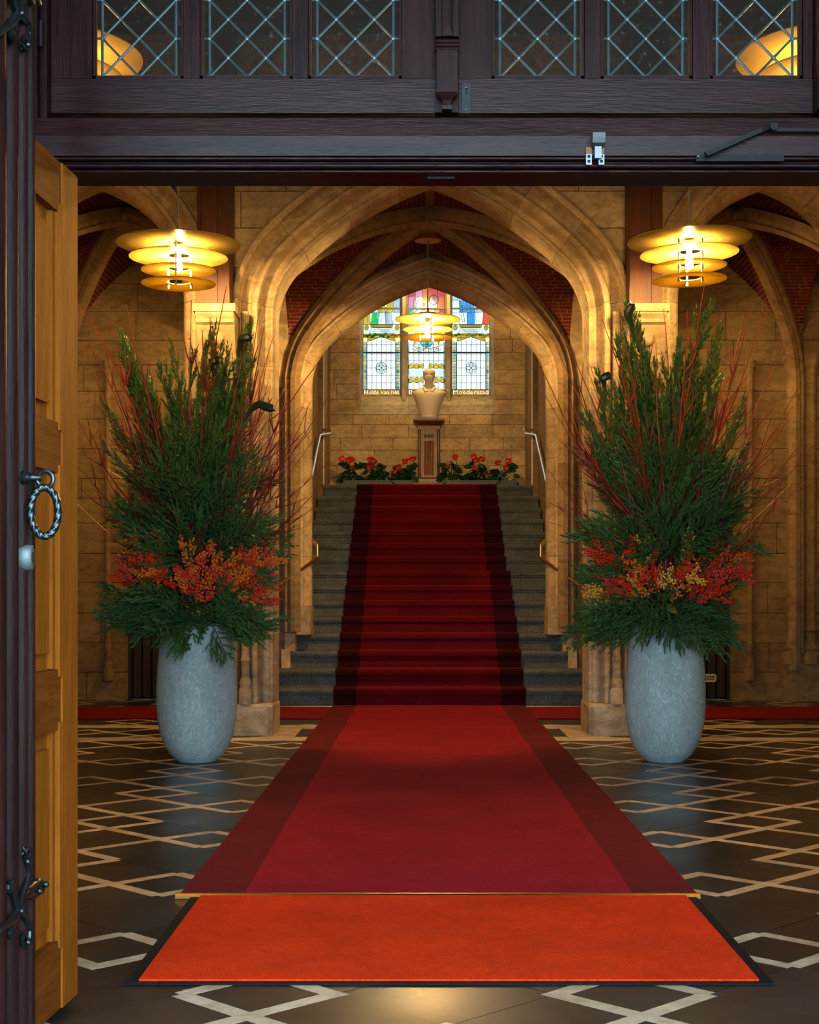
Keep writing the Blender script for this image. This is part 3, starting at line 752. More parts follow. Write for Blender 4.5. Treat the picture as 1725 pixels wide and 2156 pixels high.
mb = MB(); mb.box(WX0+0.022, WX1-0.022, D_BACK+0.02, DG+0.06, gz1, WZ1-0.005); mb.build('window_head', M_stone_win, w1)
def pane(x0, x1, z0, z1, col, g=0.0001, par=None):
    mb = MB(); mb.box(x0+g, x1-g, DG-0.003, DG+0.003, z0+g, z1-g); return mb.build('pane', GL[col], par or w1)
def ppane(poly, col, dy=0.0, nm='pane'):
    n = sum((poly[(i+1)%len(poly)][0]-poly[i][0])*(poly[(i+1)%len(poly)][1]+poly[i][1]) for i in range(len(poly)))
    if n < 0: poly = poly[::-1]
    mb = MB(); mb.prism_y(poly, DG-0.003+dy, DG+0.003+dy); return mb.build(nm, (GO if dy else GL)[col], w1)
came = MB()
def line(pts, w=0.0035, y=-0.006):
    came.tube([(x, DG+y, z) for x, z in pts], w, 4)
def zx(z): return wx(750+z*0.17391)
def zz_(z): return wz(600+z*0.17391)
rw = random.Random(5)
rows_lr = [1265, 1185, 1095, 1005, 920, 835, 725, 640]
for li, (a, b_) in enumerate(LX):
    x0, x1 = wx(a), wx(b_)
    Z0 = [90, 632, 1172][li]; Z1 = [527, 1072, 1610][li]
    u = lambda t: x0+(x1-x0)*t
    # lettering band
    pane(x0, x1, gz0, zz_(1265), 'clear'); line([(x0, zz_(1265)), (x1, zz_(1265))])
    inner0, inner1 = (u(0.105), u(0.875)) if li != 1 else (u(0.03), u(0.97))
    if li == 0: inner0, inner1 = u(0.105), u(0.875)
    elif li == 2: inner0, inner1 = u(0.125), u(0.895)
    nc = 6 if li != 1 else 7
    skip = set()
    for r in range(len(rows_lr)-1):
        za, zb = zz_(rows_lr[r]), zz_(rows_lr[r+1])
        if li == 1 and r in (1, 2): continue
        for c in range(nc):
            pane(inner0+(inner1-inner0)*c/nc, inner0+(inner1-inner0)*(c+1)/nc, za, zb, 'clear')
        line([(inner0, zb), (inner1, zb)])
    if li == 1:
        za, zb, zc, zd = zz_(1185), zz_(1115), zz_(1010), zz_(920)
        pane(inner0, inner1, za, zb, 'clear'); pane(inner0, inner1, zb, zc, 'scroll'); pane(inner0, inner1, zc, zd, 'clear') if False else None
        for zq in (za, zb, zc): line([(inner0, zq), (inner1, zq)])
        for sgn, bx in ((1, 635), (-1, 1068)):
            for (oy, hh) in ((985, 34), (1155, 34)):
                xa = zx(bx); xb = zx(bx+sgn*185); zm = zz_(oy); h_ = hh*0.17391*DG/F
                n_ = 14; poly = [(xa+(xb-xa)*k/n_, zm+h_*(0.35+0.65*abs(math.sin(k*0.62)))) for k in range(n_+1)] + [(xb+(xa-xb)*k/n_, zm-h_*0.75*(0.5+0.5*abs(math.cos(k*0.5)))) for k in range(n_+1)]
                ppane(poly, 'yellow', -0.008, 'ornament'); line(poly+[poly[0]], 0.003, -0.013)
                line([(xa+(xb-xa)*k/n_, zm+h_*0.4*math.sin(k*1.1)) for k in range(n_+1)], 0.002, -0.013)
        # illegible fine script rows
        for ry in (1040, 1062, 1085):
            for k in range(26):
                if rw.random() < 0.2: continue
                xx = zx(650+k*15.5); hq = zz_(ry)-zz_(ry+14); 
                line([(xx, zz_(ry)), (xx+rw.uniform(-0.004, 0.006), zz_(ry)-hq*rw.uniform(0.5, 1))], 0.0016, -0.005)
    for c in range(nc+1): 
        xx = inner0+(inner1-inner0)*c/nc
        if li == 1:
            line([(xx, zz_(1265)), (xx, zz_(1185))]); line([(xx, zz_(1010)), (xx, zz_(640))])
        else: line([(xx, zz_(1265)), (xx, zz_(660))])
    # coloured borders
    for (xa, xb) in ((x0, inner0), (inner1, x1)):
        zq = zz_(1265); k = 0; top = zz_(690)
        step = (top-zq)/(17 if li != 1 else 9)
        for k in range(17 if li != 1 else 9):
            if li == 1: col = 'yellow' if k % 2 else 'clear'
            else: col = 'scroll' if k % 2 else rw.choice(['blue', 'sky', 'lilac', 'blue']) 
            pane(xa, xb, zq+step*k, zq+step*(k+1), 'scroll' if li != 1 else col)
            if li != 1:
                xm, zm = (xa+xb)/2, zq+step*(k+0.5); r_ = abs(xb-xa)*0.34
                if k % 3 == 0:
                    ppane([(xm+r_*math.cos(2*math.pi*q/10), zm+r_*math.sin(2*math.pi*q/10)) for q in range(10)], col, -0.008, 'jewel')
                else:
                    ppane([(xm-r_, zm-r_*1.2), (xm+r_, zm-r_*0.5), (xm+r_*0.5, zm+r_*1.2), (xm-r_*0.8, zm+r_*0.6)], 'yellow', -0.008, 'jewel')
            line([(xa, zq+step*k), (xb, zq+step*k)], 0.0025)
        line([(xa, zz_(1265)), (xa, zz_(660))]); line([(xb, zz_(1265)), (xb, zz_(660))])
        if li != 1:
            xs_ = inner0-0.012 if xa == x0 else inner1
            ppane([(xs_, zz_(1265)), (xs_+0.012, zz_(1265)), (xs_+0.012, zz_(690)), (xs_, zz_(690))], 'blue', -0.010, 'border_strip')
    # rosettes in the outer lights
    if li != 1:
        cx, cz = (inner0+inner1)/2, zz_(1005); r_ = 70*0.17391*DG/F
        for q in range(4):
            a = math.pi/4+q*math.pi/2; c2 = (cx+r_*0.62*math.cos(a), cz+r_*0.62*math.sin(a))
            pl = []
            for k in range(9):
                t = a-1.25+2.5*k/8; pl.append((cx+r_*0.98*math.cos(a+(-0.62+1.24*k/8)), cz+r_*0.98*math.sin(a+(-0.62+1.24*k/8))))
            pl2 = pl + [(c2[0]-0.28*r_*math.cos(a), c2[1]-0.28*r_*math.sin(a))]
            ppane(pl2, 'yellow' if False else 'scroll', -0.008, 'petal'); line(pl2+[pl2[0]], 0.003, -0.013)
        dm = [(cx, cz+r_*1.15), (cx+r_*0.35, cz+r_*0.35), (cx+r_*1.15, cz), (cx+r_*0.35, cz-r_*0.35), (cx, cz-r_*1.15), (cx-r_*0.35, cz-r_*0.35), (cx-r_*1.15, cz), (cx-r_*0.35, cz+r_*0.35)]
        line(dm+[dm[0]], 0.003, -0.013)
        for sg in (-1, 1): line([(cx-r_*0.35, cz-sg*r_*0.35), (cx+r_*0.35, cz+sg*r_*0.35)], 0.003, -0.013)
        # canopy ornament: scallops of gold leafwork, scroll panel, cornice
        n_ = 12
        for h_ in range(2):
            xa, xb = u(0.5*h_), u(0.5*h_+0.5)
            low = [(xa+(xb-xa)*k/n_, zz_(690)+(zz_(625)-zz_(690))*(k/n_ if h_ == 0 else 1-k/n_)**1.6) for k in range(n_+1)]
            ppane([(xb, zz_(592)), (xa, zz_(592))]+low, 'gold', -0.008, 'leafwork'); line(low, 0.0035, -0.013)
            for k in range(7):
                xx = xa+(xb-xa)*(k+0.5)/7; zq = zz_(612)+(rw.random()-0.6)*0.03
                r2 = 0.018*rw.uniform(0.7, 1.2); ppane([(xx+r2*math.cos(t)*1.2, zq+r2*math.sin(t)) for t in [q*math.pi/3 for q in range(6)]], rw.choice(['yellow', 'green', 'sky', 'yellow']), -0.016, 'leafwork')
                line([(xx+r2*1.2*math.cos(t), zq+r2*math.sin(t)) for t in [q*0.6 for q in range(8)]], 0.002, -0.022)
        pane(x0, x1, zz_(640), zz_(592), 'clear')
        pane(x0, x1, zz_(592), zz_(478), 'sky' if False else 'scroll')
        pl = [(u(0.16), zz_(592)), (u(0.84), zz_(592)), (u(0.76), zz_(518)), (u(0.24), zz_(518))]; ppane(pl, 'clear', -0.008, 'scroll_panel'); line(pl+[pl[0]], 0.003, -0.013)
        for ry in (535, 560):
            for k in range(18):
                xx = u(0.27+0.46*k/18); line([(xx, zz_(ry)), (xx+rw.uniform(0, 0.006), zz_(ry+rw.uniform(8, 16)))], 0.0015, -0.013)
        pl = [(u(0.2), zz_(514)), (u(0.8), zz_(514)), (u(0.8), zz_(482)), (u(0.2), zz_(482))]; ppane(pl, 'gold', -0.008, 'cornice'); line(pl+[pl[0]], 0.003, -0.013)
        for sg, t in ((1, 0.09), (-1, 0.91)):
            r2 = 0.035; ppane([(u(t)+r2*math.cos(q*math.pi/4), zz_(520)+r2*1.2*math.sin(q*math.pi/4)) for q in range(8)], 'yellow', -0.008, 'scroll_end'); line([(u(t)+r2*(1-q/14)*math.cos(q*0.8), zz_(520)+r2*1.1*(1-q/14)*math.sin(q*0.8)) for q in range(12)], 0.003, -0.013)
        # figures
        pals = (['green', 'grey', 'scroll', 'gold', 'scroll', 'lilac'] if li == 0 else ['scroll', 'blue', 'sky', 'scroll', 'red', 'grey'])
        zt = zz_(478)
        line([(x0, zt), (x1, zt)], 0.005)
        for r in range(6):
            for c in range(5):
                za, zb = zt+0.16*r, zt+0.16*(r+1); xa, xb = u(c/5), u((c+1)/5)
                sk = 0.012*math.sin(r*2.1+c*1.7)
                col = rw.choice(pals)
                if li == 0 and r == 0: col = ['gold', 'green', 'scroll', 'grey', 'scroll'][c]
                if li == 2 and r == 0: col = ['scroll', 'scroll', 'blue', 'scroll', 'red'][c]
                pl = [(xa, za), (xb, za), (xb+(sk if c < 4 else 0), zb), (xa+(sk if c > 0 else 0), zb)]
                ppane(pl, col); line(pl, 0.003)
        for q in range(10):
            xx = u(rw.uniform(0.1, 0.9)); line([(xx, zt+0.02), (xx+rw.uniform(-0.03, 0.03), zt+0.12), (xx+rw.uniform(-0.05, 0.05), zt+0.26)], 0.002, -0.008)
    else:
        # arms, ribbon and crimson robe in the middle light
        cx = zx(852); 
        sh = [(zx(780), zz_(640)), (zx(925), zz_(640)), (zx(925), zz_(710)), (zx(900), zz_(745)), (zx(852), zz_(765)), (zx(806), zz_(745)), (zx(780), zz_(710))]
        ppane(sh, 'sky', -0.008, 'shield'); line(sh+[sh[0]], 0.004, -0.014)
        ppane([(zx(835), zz_(640)), (zx(872), zz_(640)), (zx(872), zz_(758)), (zx(835), zz_(758))], 'yellow', -0.014, 'shield_cross')
        rb = [(zx(680+k*35), zz_(735+38*math.sin(math.pi*k/10))) for k in range(11)]; rb2 = [(x, z-0.055) for x, z in rb]
        ppane(rb+rb2[::-1], 'clear', -0.018, 'ribbon'); line(rb, 0.003, -0.024); line(rb2, 0.003, -0.024)
        for bx in (715, 995): ppane([(zx(bx+22*math.cos(q)), zz_(700+20*math.sin(q))) for q in [k*math.pi/4 for k in range(8)]], 'yellow', -0.008, 'leafwork')
        zt = zz_(640); line([(x0, zt), (x1, zt)], 0.005)
        pane(x0, x1, zt, zz_(560), 'scroll'); pane(x0, x1, zz_(560), zz_(440), 'gold'); pane(x0, x1, zz_(440), zz_(340), 'pink')
        zt = zz_(340); za = zz_(280)
        for c in range(6): pane(u(c/6), u((c+1)/6), zt, za, ['green', 'lilac', 'crimson', 'crimson', 'red', 'crimson'][c]); line([(u(c/6), zt), (u((c+1)/6)-0.01, za)], 0.003)
        for r in range(6):
            for c in range(5):
                z0_, z1_ = za+0.15*r, za+0.15*(r+1); xa, xb = u(c/5), u((c+1)/5)
                col = [['pink', 'scroll', 'crimson', 'grey', 'red'], ['crimson', 'pink', 'red', 'crimson', 'crimson']][r % 2][c]
                pane(xa, xb, z0_, z1_, col); line([(xa, z0_), (xa, z1_)], 0.003)
        fl = [(zx(940+58*math.cos(q)), zz_(180+56*math.sin(q)*(1+0.12*math.cos(4*q)))) for q in [k*math.pi/8 for k in range(16)]]
        ppane(fl, 'purple', -0.010, 'flower'); line(fl+[fl[0]], 0.004, -0.016)
        ppane([(zx(940+18*math.cos(q)), zz_(160+18*math.sin(q))) for q in [k*math.pi/5 for k in range(10)]], 'dark', -0.016, 'flower_eye')
        sl = [(zx(690), zz_(270)), (zx(730), zz_(270)), (zx(735), zz_(210)), (zx(775), zz_(165)), (zx(760), zz_(140)), (zx(700), zz_(175))]; ppane(sl, 'scroll', -0.010, 'sleeve'); line(sl+[sl[0]], 0.003, -0.016)
        for k in range(6): line([(zx(740+k*18), zz_(200+k*4)), (zx(765+k*16), zz_(232)), (zx(800+k*18), zz_(268))], 0.002, -0.016)
        pl = [(zx(800), zz_(190)), (zx(815), zz_(190)), (zx(822), zz_(120)), (zx(808), zz_(120))]; ppane(pl, 'yellow', -0.012, 'ornament')
        pl = [(zx(785), zz_(150)), (zx(850), zz_(158)), (zx(850), zz_(142)), (zx(785), zz_(136))]; ppane(pl, 'yellow', -0.012, 'ornament')
    line([(x0, gz0), (x0, gz1)], 0.006); line([(x1, gz0), (x1, gz1)], 0.006); line([(x0, gz0), (x1, gz0)], 0.006)
came.build('lead_cames', M_leadb, w1)
for zq in (zz_(822), zz_(290)):
    for a, b_ in LX:
        mb = MB(); mb.box(wx(a), wx(b_), DG-0.035, DG-0.018, zq-0.010, zq+0.010); mb.build('saddle_bar', M_leadb, w1)
# lettering (mesh text)
def text(s, x, z, size, y, mat, nm='lettering', sx=1.0, rot=0.0, bold=0.0, par=None):
    cu = bpy.data.curves.new('t', 'FONT'); cu.body = s; cu.size = size; cu.extrude = 0.0015; cu.offset = bold; cu.resolution_u = 3
    to = bpy.data.objects.new('t', cu); C.objects.link(to)
    dg = bpy.context.evaluated_depsgraph_get(); dg.update()
    me = bpy.data.meshes.new_from_object(to.evaluated_get(dg)); bpy.data.objects.remove(to)
    for v in me.vertices:
        xx, zz = v.co.x*sx, v.co.y; c, s_ = math.cos(rot), math.sin(rot)
        v.co = Vector((x+xx*c-zz*s_, y-v.co.z, z+xx*s_+zz*c))
    me.materials.clear(); me.materials.append(mat)
    return link(bpy.data.objects.new(nm, me), par or w1)
def letter_band(words, x0, x1, z0, z1):
    """amber sheet with the letters cut out, so that daylight shines through them"""
    cu = bpy.data.curves.new('t', 'FONT'); cu.body = words; cu.size = 1.0; cu.offset = 0.012; cu.resolution_u = 3
    to = bpy.data.objects.new('t', cu); C.objects.link(to)
    bpy.ops.object.select_all(action='DESELECT'); bpy.context.view_layer.objects.active = to; to.select_set(True)
    bpy.ops.object.convert(target='CURVE'); cv = to.data
    xs = [p.co[0] for sp in cv.splines for p in (sp.bezier_points if sp.type == 'BEZIER' else sp.points)]
    xa, xb = min(xs), max(xs)
    if words == 'Be': xb = xa+(xb-xa)*4.2
    m = (xb-xa)*0.03
    sp = cv.splines.new('POLY'); sp.points.add(3); sp.use_cyclic_u = True
    for p, q in zip(sp.points, ((xa-m, -0.28), (xb+m, -0.28), (xb+m, 0.82), (xa-m, 0.82))): p.co = (q[0], q[1], 0, 1)
    cv.dimensions = '2D'; cv.fill_mode = 'BOTH'; cv.extrude = 0.002
    dg = bpy.context.evaluated_depsgraph_get(); dg.update()
    me = bpy.data.meshes.new_from_object(to.evaluated_get(dg)); bpy.data.objects.remove(to)
    for v in me.vertices:
        v.co = Vector((x0+(x1-x0)*(v.co.x-xa+m)/(xb-xa+2*m), DG-0.012-v.co.z, z0+(z1-z0)*(v.co.y+0.28)/1.10))
    me.materials.clear(); me.materials.append(GO['amber']); link(bpy.data.objects.new('lettering_band', me), w1)
for (a, b_), t_ in zip(LX, ('Hulde van het', 'Be', 'Moederstad')): letter_band(t_, wx(a), wx(b_), gz0, zz_(1265))
for i, ch in enumerate('VIVAT JESUS'):
    xx = 712+i*27; text(ch, zx(xx), zz_(772+38*math.sin(math.pi*(xx-680)/350)), 0.052, DG-0.025, M_leadb, sx=0.9, rot=0.5*math.cos(math.pi*(xx-680)/350)*-1)

# ------------------------------------------------------------------ TRANSOM, LINTEL, DOORS AT THE ENTRANCE
DL = D_DOOR
lx = lambda p: XP(p, DL); lz = lambda p: ZP(p, DL)
tr = empty('trim_1', (0.07, DL, 2.15), 'dark oak lintel beam with moulded lower edge over the entrance', 'lintel', kind='structure')
TX0, TX1 = OX0-0.05, OX1+0.05
mb = MB(); mb.prism_x([(DL-0.05, lz(262)), (DL-0.055, lz(300)), (DL-0.05, lz(340)), (DL+0.16, lz(340)), (DL+0.16, lz(240)), (DL+0.02, lz(240)), (DL-0.03, lz(258))], TX0, TX1); mb.build('beam', M_oak, tr)
for (ya, za, zb) in ((-0.045, 341, 347), (-0.03, 348, 352), (-0.035, 353, 360), (-0.015, 361, 367)):
    mb = MB(); z0, z1 = lz(zb), lz(za); y = DL+ya
    mb.prism_x([(y+0.004, z0), (y, z0+(z1-z0)*0.3), (y, z1-(z1-z0)*0.3), (y+0.004, z1), (DL+0.095, z1), (DL+0.095, z0)], TX0, TX1); mb.build('moulding', M_oak, tr)
mb = MB(); mb.box(TX0, TX1, DL+0.10, DL+0.13, ZP(392, DL+0.13), ZP(372, DL+0.10)); mb.build('rebate_bead', M_oak, tr)
mb = MB(); mb.box(XP(852, DL+0.09), XP(880, DL+0.09), DL+0.088, DL+0.1, ZP(388, DL+0.1), ZP(377, DL+0.1)); mb.build('strike_plate', M_silver, tr)
mb = MB(); mb.box(XP(900, DL), XP(958, DL), DL+0.02, DL+0.03, ZP(373, DL+0.02)-0.004, ZP(368, DL+0.02)); mb.build('bolt_plate', M_black, tr)
# casements
def casement(nm, lab, xo0, xo1, lights, seed):
    w = empty(nm, ((lx(xo0)+lx(xo1))/2, DL, lz(240)), lab, 'window', kind='structure')
    yf, yb = DL+0.0, DL+0.05; zb, zt = lz(164), OZ-0.12
    mb = MB(); mb.box(lx(xo0), lx(xo1), yf, yb, lz(238), lz(166)); mb.build('bottom_rail', M_oak, w)
    mb = MB(); mb.box(lx(xo0), lx(xo1), yf, yb, zt, OZ); mb.build('top_rail', M_oak, w)
    edges = [xo0] + [q for l in lights for q in (l[0]-6, l[1]+6)] + [xo1]
    for i in range(0, len(edges), 2):
        mb = MB(); mb.box(lx(edges[i])+0.0008, lx(edges[i+1])-0.0008, yf, yb, lz(166)+0.0008, zt-0.0008); mb.build('stile', M_oakv, w)
    for a, c in lights:
        x0, x1 = lx(a), lx(c); 
        # glazing bead
        mb = MB(); t = 0.0065
        mb.box(x0-t, x0, yf+0.006, yf+0.03, zb-t+0.006, zt); mb.box(x1, x1+t, yf+0.006, yf+0.03, zb-t+0.006, zt); mb.box(x0-t, x1+t, yf+0.006, yf+0.03, lz(166), lz(158)); mb.build('glazing_bead', M_oakv, w)
        # lead lattice
        L = MB(); yg = yf+0.022; px0, px1 = a+12, c-12
        nx = (px1-px0)/4.0; ny = 40.8; y_b = 156
        P_ = lambda px, py: (lx(px), yg, lz(py))
        def bar(p, q, r=0.0032): L.tube([P_(*p), P_(*q)], r, 6)
        ytop = 156-ny*14
        bar((px0, y_b), (px0, ytop), 0.0036); bar((px1, y_b), (px1, ytop), 0.0036); bar((a, y_b), (c, y_b), 0.0042)
        rows = 14
        def node(i, j): return (px0+nx*i, y_b-ny*j)
        for j in range(rows):
            for i in range(4):
                if (i+j) % 2 == 0: bar(node(i, j), node(i+1, j+1))
                else: bar(node(i+1, j), node(i, j+1))
        for j in range(rows):
            for i in range(5):
                if (i+j) % 2 == 0: L.ball(P_(*node(i, j)), (0.0062, 0.005, 0.0062), 6, 4)
                if i in (0, 4) and (i+j) % 2 == 0 and j > 0: bar(node(i, j), (a if i == 0 else c, y_b-ny*j))
        L.build('lead_lattice', M_lead, w, True)
        def gp(poly):
            pl = [(lx(px), lz(py)) for px, py in poly]
            n = sum((pl[(i+1)%len(pl)][0]-pl[i][0])*(pl[(i+1)%len(pl)][1]+pl[i][1]) for i in range(len(pl)))
            if n < 0: pl = pl[::-1]
            mb = MB(); mb.prism_y(pl, yg-0.0012, yg+0.0012); mb.build('pane', M_pane, w)
        for j in range(rows):
            for i in range(5):
                if (i+j) % 2 == 1:
                    q = [(px0+nx*(i-1), y_b-ny*j), (px0+nx*i, y_b-ny*(j-1)), (px0+nx*(i+1), y_b-ny*j), (px0+nx*i, y_b-ny*(j+1))]
                    if j == 0: q = [q[0], q[2], q[3]]
                    if i == 0: q = [p for p in q if p[0] >= px0-1]
                    if i == 4: q = [p for p in q if p[0] <= px1+1]
                    gp(q)
        for xa, xb in ((a, px0), (px1, c)):
            for j in range(0, rows, 2): gp([(xa, y_b-ny*j), (xb, y_b-ny*j), (xb, y_b-ny*(j+2)), (xa, y_b-ny*(j+2))])
    return w
wl_ = casement('window_2', 'left oak transom casement with diamond leaded panes', 107, 916, [(200, 380), (427, 610), (655, 840)], 1)
wr_ = casement('window_3', 'right oak transom casement with diamond leaded panes', 966, 1712, [(1042, 1225), (1272, 1453), (1502, 1685)], 2)
# centre mullion with carving
mu = empty('trim_2', (lx(941), DL-0.03, lz(240)), 'carved dark oak mullion post between the transom casements', 'trim', kind='structure')
x0, x1 = lx(917), lx(965)
mb = MB(); mb.box(x0, x1, DL-0.012, DL+0.05, lz(240), OZ); mb.build('mullion_body', M_oakv, mu)
mb = MB(); mb.box(x0+0.003, x1-0.003, DL-0.05, DL-0.012, lz(206), lz(120)); mb.build('carved_block', M_oakv, mu)
for p in (96, 104, 112):
    mb = MB(); mb.tube([(x0-0.002, DL-0.032, lz(p)), (x1+0.002, DL-0.032, lz(p))], 0.005, 8); mb.box(x0, x1, DL-0.03, DL-0.012, lz(p)-0.004, lz(p)+0.004); mb.build('band', M_oakv, mu)
for s in (0, 1):
    xa, xb = ((x0, x0+0.014), (x1-0.014, x1))[s]
    mb = MB(); mb.box(xa, xb, DL-0.045, DL-0.012, lz(90), OZ); mb.build('flute_edge', M_oakv, mu)
xm = (x0+x1)/2
mb = MB(); mb.prism_y([(xm-0.016, lz(86)), (xm+0.016, lz(86)), (xm+0.006, lz(62)), (xm-0.006, lz(62))], DL-0.035, DL-0.012); mb.build('chamfer_stop', M_oakv, mu)
mb = MB(); mb.rings([[(xm+sx*w, y, z) for sx, y in ((-1, DL-0.012), (1, DL-0.012), (1, DL-0.012-dp), (-1, DL-0.012-dp))][::-1] for w, dp, z in ((0.012, 0.03, lz(241)), (0.013, 0.032, lz(233)), (0.010, 0.026, lz(230)), (0.012, 0.03, lz(222)), (0.022, 0.04, lz(214)), (0.027, 0.045, lz(209)), (0.027, 0.045, lz(206)))]); mb.build('pendant', M_oakv, mu)
lp = empty('latch_plate', (lx(981), DL-0.004, lz(240)), 'grey metal latch plate beside the carved mullion', 'latch')
mb = MB(); mb.box(lx(972), lx(991), DL-0.007, DL-0.001, lz(240), lz(178)); mb.build('plate', M_latch, lp)
mb = MB(); mb.ball((lx(984), DL-0.010, lz(194)), (0.004, 0.006, 0.008), 8, 6); mb.build('keyhole_knob', M_chrome, lp, True)
for p in (186, 232):
    mb = MB(); mb.ball((lx(981), DL-0.008, lz(p)), 0.003, 6, 4); mb.build('screw', M_silver, lp)
# door frame at left with hinge
fj = empty('trim_3', (lx(90), DL, 0), 'dark oak door jamb at the left of the transom', 'trim', kind='structure')
for (a, c, dy) in ((40, 74, -0.06), (75, 88, -0.045), (89, 97, -0.02), (98, 106, -0.035)):
    mb = MB(); mb.box(lx(a), lx(c), DL+dy, DL+0.1, 2.12 if a > 60 else 0, OZ); mb.build('jamb_moulding', M_oakv, fj)
mb = MB(); mb.tube([(lx(95), DL-0.045, lz(112)), (lx(95), DL-0.045, lz(58))], 0.006, 8); mb.build('hinge_knuckle', M_black, fj, True)
fr = empty('trim_4', (OX1, DL, 0), 'dark oak door jamb at the right of the doorway', 'trim', kind='structure')
mb = MB(); mb.box(lx(1713), OX1+0.06, DL-0.05, DL+0.1, lz(240), OZ); mb.box(OX1-0.02, OX1+0.06, DL-0.05, DL+0.1, 0, lz(240)); mb.build('jamb_moulding', M_oakv, fr)
# door catch
dc = empty('door_catch', (lx(1248), DL-0.06, lz(360)), 'silver roller catch screwed under the lintel', 'catch')
mb = MB(); y = DL-0.052
mb.prism_x([(y, lz(326)), (y-0.006, lz(327)), (y-0.036, lz(322)), (y-0.042, lz(312)), (y-0.040, lz(302)), (y-0.028, lz(297)), (y, lz(297))], lx(1240), lx(1266)); mb.build('cover', M_silver, dc)
mb = MB(); mb.box(lx(1246), lx(1260), y-0.02, y-0.004, lz(350), lz(326)); mb.build('tongue', M_silver, dc)
for a in (1229, 1255):
    mb = MB(); mb.box(lx(a), lx(a+12), y-0.006, y-0.001, lz(338), lz(324)); mb.build('rusty_plate', M_rust, dc)
    mb = MB(); mb.box(lx(a), lx(a+12), y-0.008, y-0.001, lz(361), lz(339)); mb.build('bracket', M_silver, dc)
    for p in (344, 354):
        mb = MB(); mb.ball((lx(a+6), y-0.009, lz(p)), 0.004, 6, 4); mb.build('screw', M_iron, dc)
# door closer arm
da = empty('door_closer_arm', (lx(1600), DL-0.07, lz(320)), 'black folding door closer arm below the right casement', 'arm')
y = DL-0.075
mb = MB(); mb.hexa([(lx(px), yy, lz(py)) for yy, pts in ((y-0.008, ((1478, 348), (1592, 298), (1588, 290), (1472, 340))), (y+0.006, ((1478, 348), (1592, 298), (1588, 290), (1472, 340)))) for px, py in pts]); mb.build('main_arm', M_black, da)
mb = MB(); mb.tube([(lx(1588), y, lz(295)), (lx(1612), y, lz(285))], 0.0055, 8); mb.build('joint_rod', M_black, da)
mb = MB(); mb.cyl((lx(1613), y+0.004, lz(289)), (lx(1613), y-0.016, lz(289)), 0.010, 12); mb.build('pivot', M_black, da)
mb = MB(); mb.box(lx(1610), lx(1790), y-0.004, y+0.004, lz(297), lz(290)); mb.build('forearm', M_black, da)
mb = MB(); mb.box(lx(1458), lx(1640), DL-0.054, DL-0.046, lz(352), lz(338)); mb.build('base_plate', M_black, da)
mb = MB(); mb.ball((lx(1462), DL-0.058, lz(343)), 0.005, 8, 6); mb.build('screw', M_silver, da)

# panelled leaf (inner face catches the lamp light)
EX = 0.06
def face(d0, X0): return lambda d: X0 - EX*(d0-d)
lf = face(3.74, XP(164, 3.74))
pd = empty('door_1', (lf(3.74), 3.74, 0), 'honey brown panelled oak door leaf folded back at the left', 'door', kind='structure')
def slab(nm, mat, d0, d1, z0, z1, p0, p1, par, smooth=False):       # box on the door plane: proud p0..p1 towards +x
    mb = MB(); q = []
    for z in (z0, z1): q += [(lf(d0)+p0, d0, z), (lf(d0)+p1, d0, z), (lf(d1)+p1, d1, z), (lf(d1)+p0, d1, z)]
    mb.hexa(q); return mb.build(nm, mat, par, smooth)
ZT = 2.085
slab('stile', M_honey, 3.612, 3.738, 0.02, ZT, -0.045, 0.0, pd)
slab('stile', M_honey, 3.0, 3.10, 0.02, ZT, -0.045, 0.0, pd)
zr = [(0.02, 0.17), (0.72, 0.83), (1.345, 1.43), (1.98, ZT)]
for a, c in zr: slab('rail', M_honeyx, 3.10, 3.611, a, c, -0.045, -0.004, pd)
for i in range(3):
    a, c = zr[i][1], zr[i+1][0]
    slab('panel', M_honey, 3.10, 3.611, a, c, -0.045, -0.026, pd)
    slab('panel_field', M_honey, 3.16, 3.545, a+0.06, c-0.06, -0.026, -0.012, pd)
    for (p, q, w, z0_, z1_) in ((3.592, 3.611, 0.0, a, c), (3.572, 3.591, -0.012, a+0.02, c-0.02)):
        slab('panel_moulding', M_honey, p, q, z0_, z1_, -0.03, w, pd)
    slab('panel_moulding', M_honeyx, 3.10, 3.59, a, a+0.018, -0.03, -0.004, pd); slab('panel_moulding', M_honeyx, 3.10, 3.59, c-0.018, c, -0.03, -0.004, pd)
# outer dark leaf with ironwork
D2 = 3.33
lf2 = face(D2, XP(80, D2))
od = empty('door_4', (lf2(D2), D2, 0), 'dark weathered oak door leaf with ironwork at the far left edge', 'door', kind='structure')
def slab2(nm, mat, d0, d1, z0, z1, p0, p1, par=od, rnd_=True):
    mb = MB(); n = 6; rs = []
    for z in (z0, z1):
        r_ = [(lf2(d0)-0.05, d0, z)]
        for k in range(n+1):
            t = k/n; d = d0+(d1-d0)*t; r_.append((lf2(d)+p0+(p1-p0)*math.sin(math.pi*t)**0.6, d, z))
        r_.append((lf2(d1)-0.05, d1, z)); rs.append(r_)
    mb.rings(rs); return mb.build(nm, mat, par, True)
mb = MB(); mb.hexa([(lf2(d)+p, d, z) for z in (0.01, 3.0) for d, p in ((2.3, -0.09), (2.3, -0.012), (D2, -0.012), (D2, -0.09))]); mb.build('door_slab', M_oakdoor, od)
for (a, c, p) in ((3.285, 3.33, 0.0), (3.262, 3.283, 0.012), (3.235, 3.26, -0.004), (3.205, 3.233, 0.014), (3.19, 3.203, 0.0), (3.150, 3.188, 0.010), (3.115, 3.148, -0.004), (3.06, 3.112, 0.012), (2.95, 3.055, 0.0)):
    slab2('upright_moulding', M_oakdoor, a, c, 0.01, 3.0, -0.012, p)
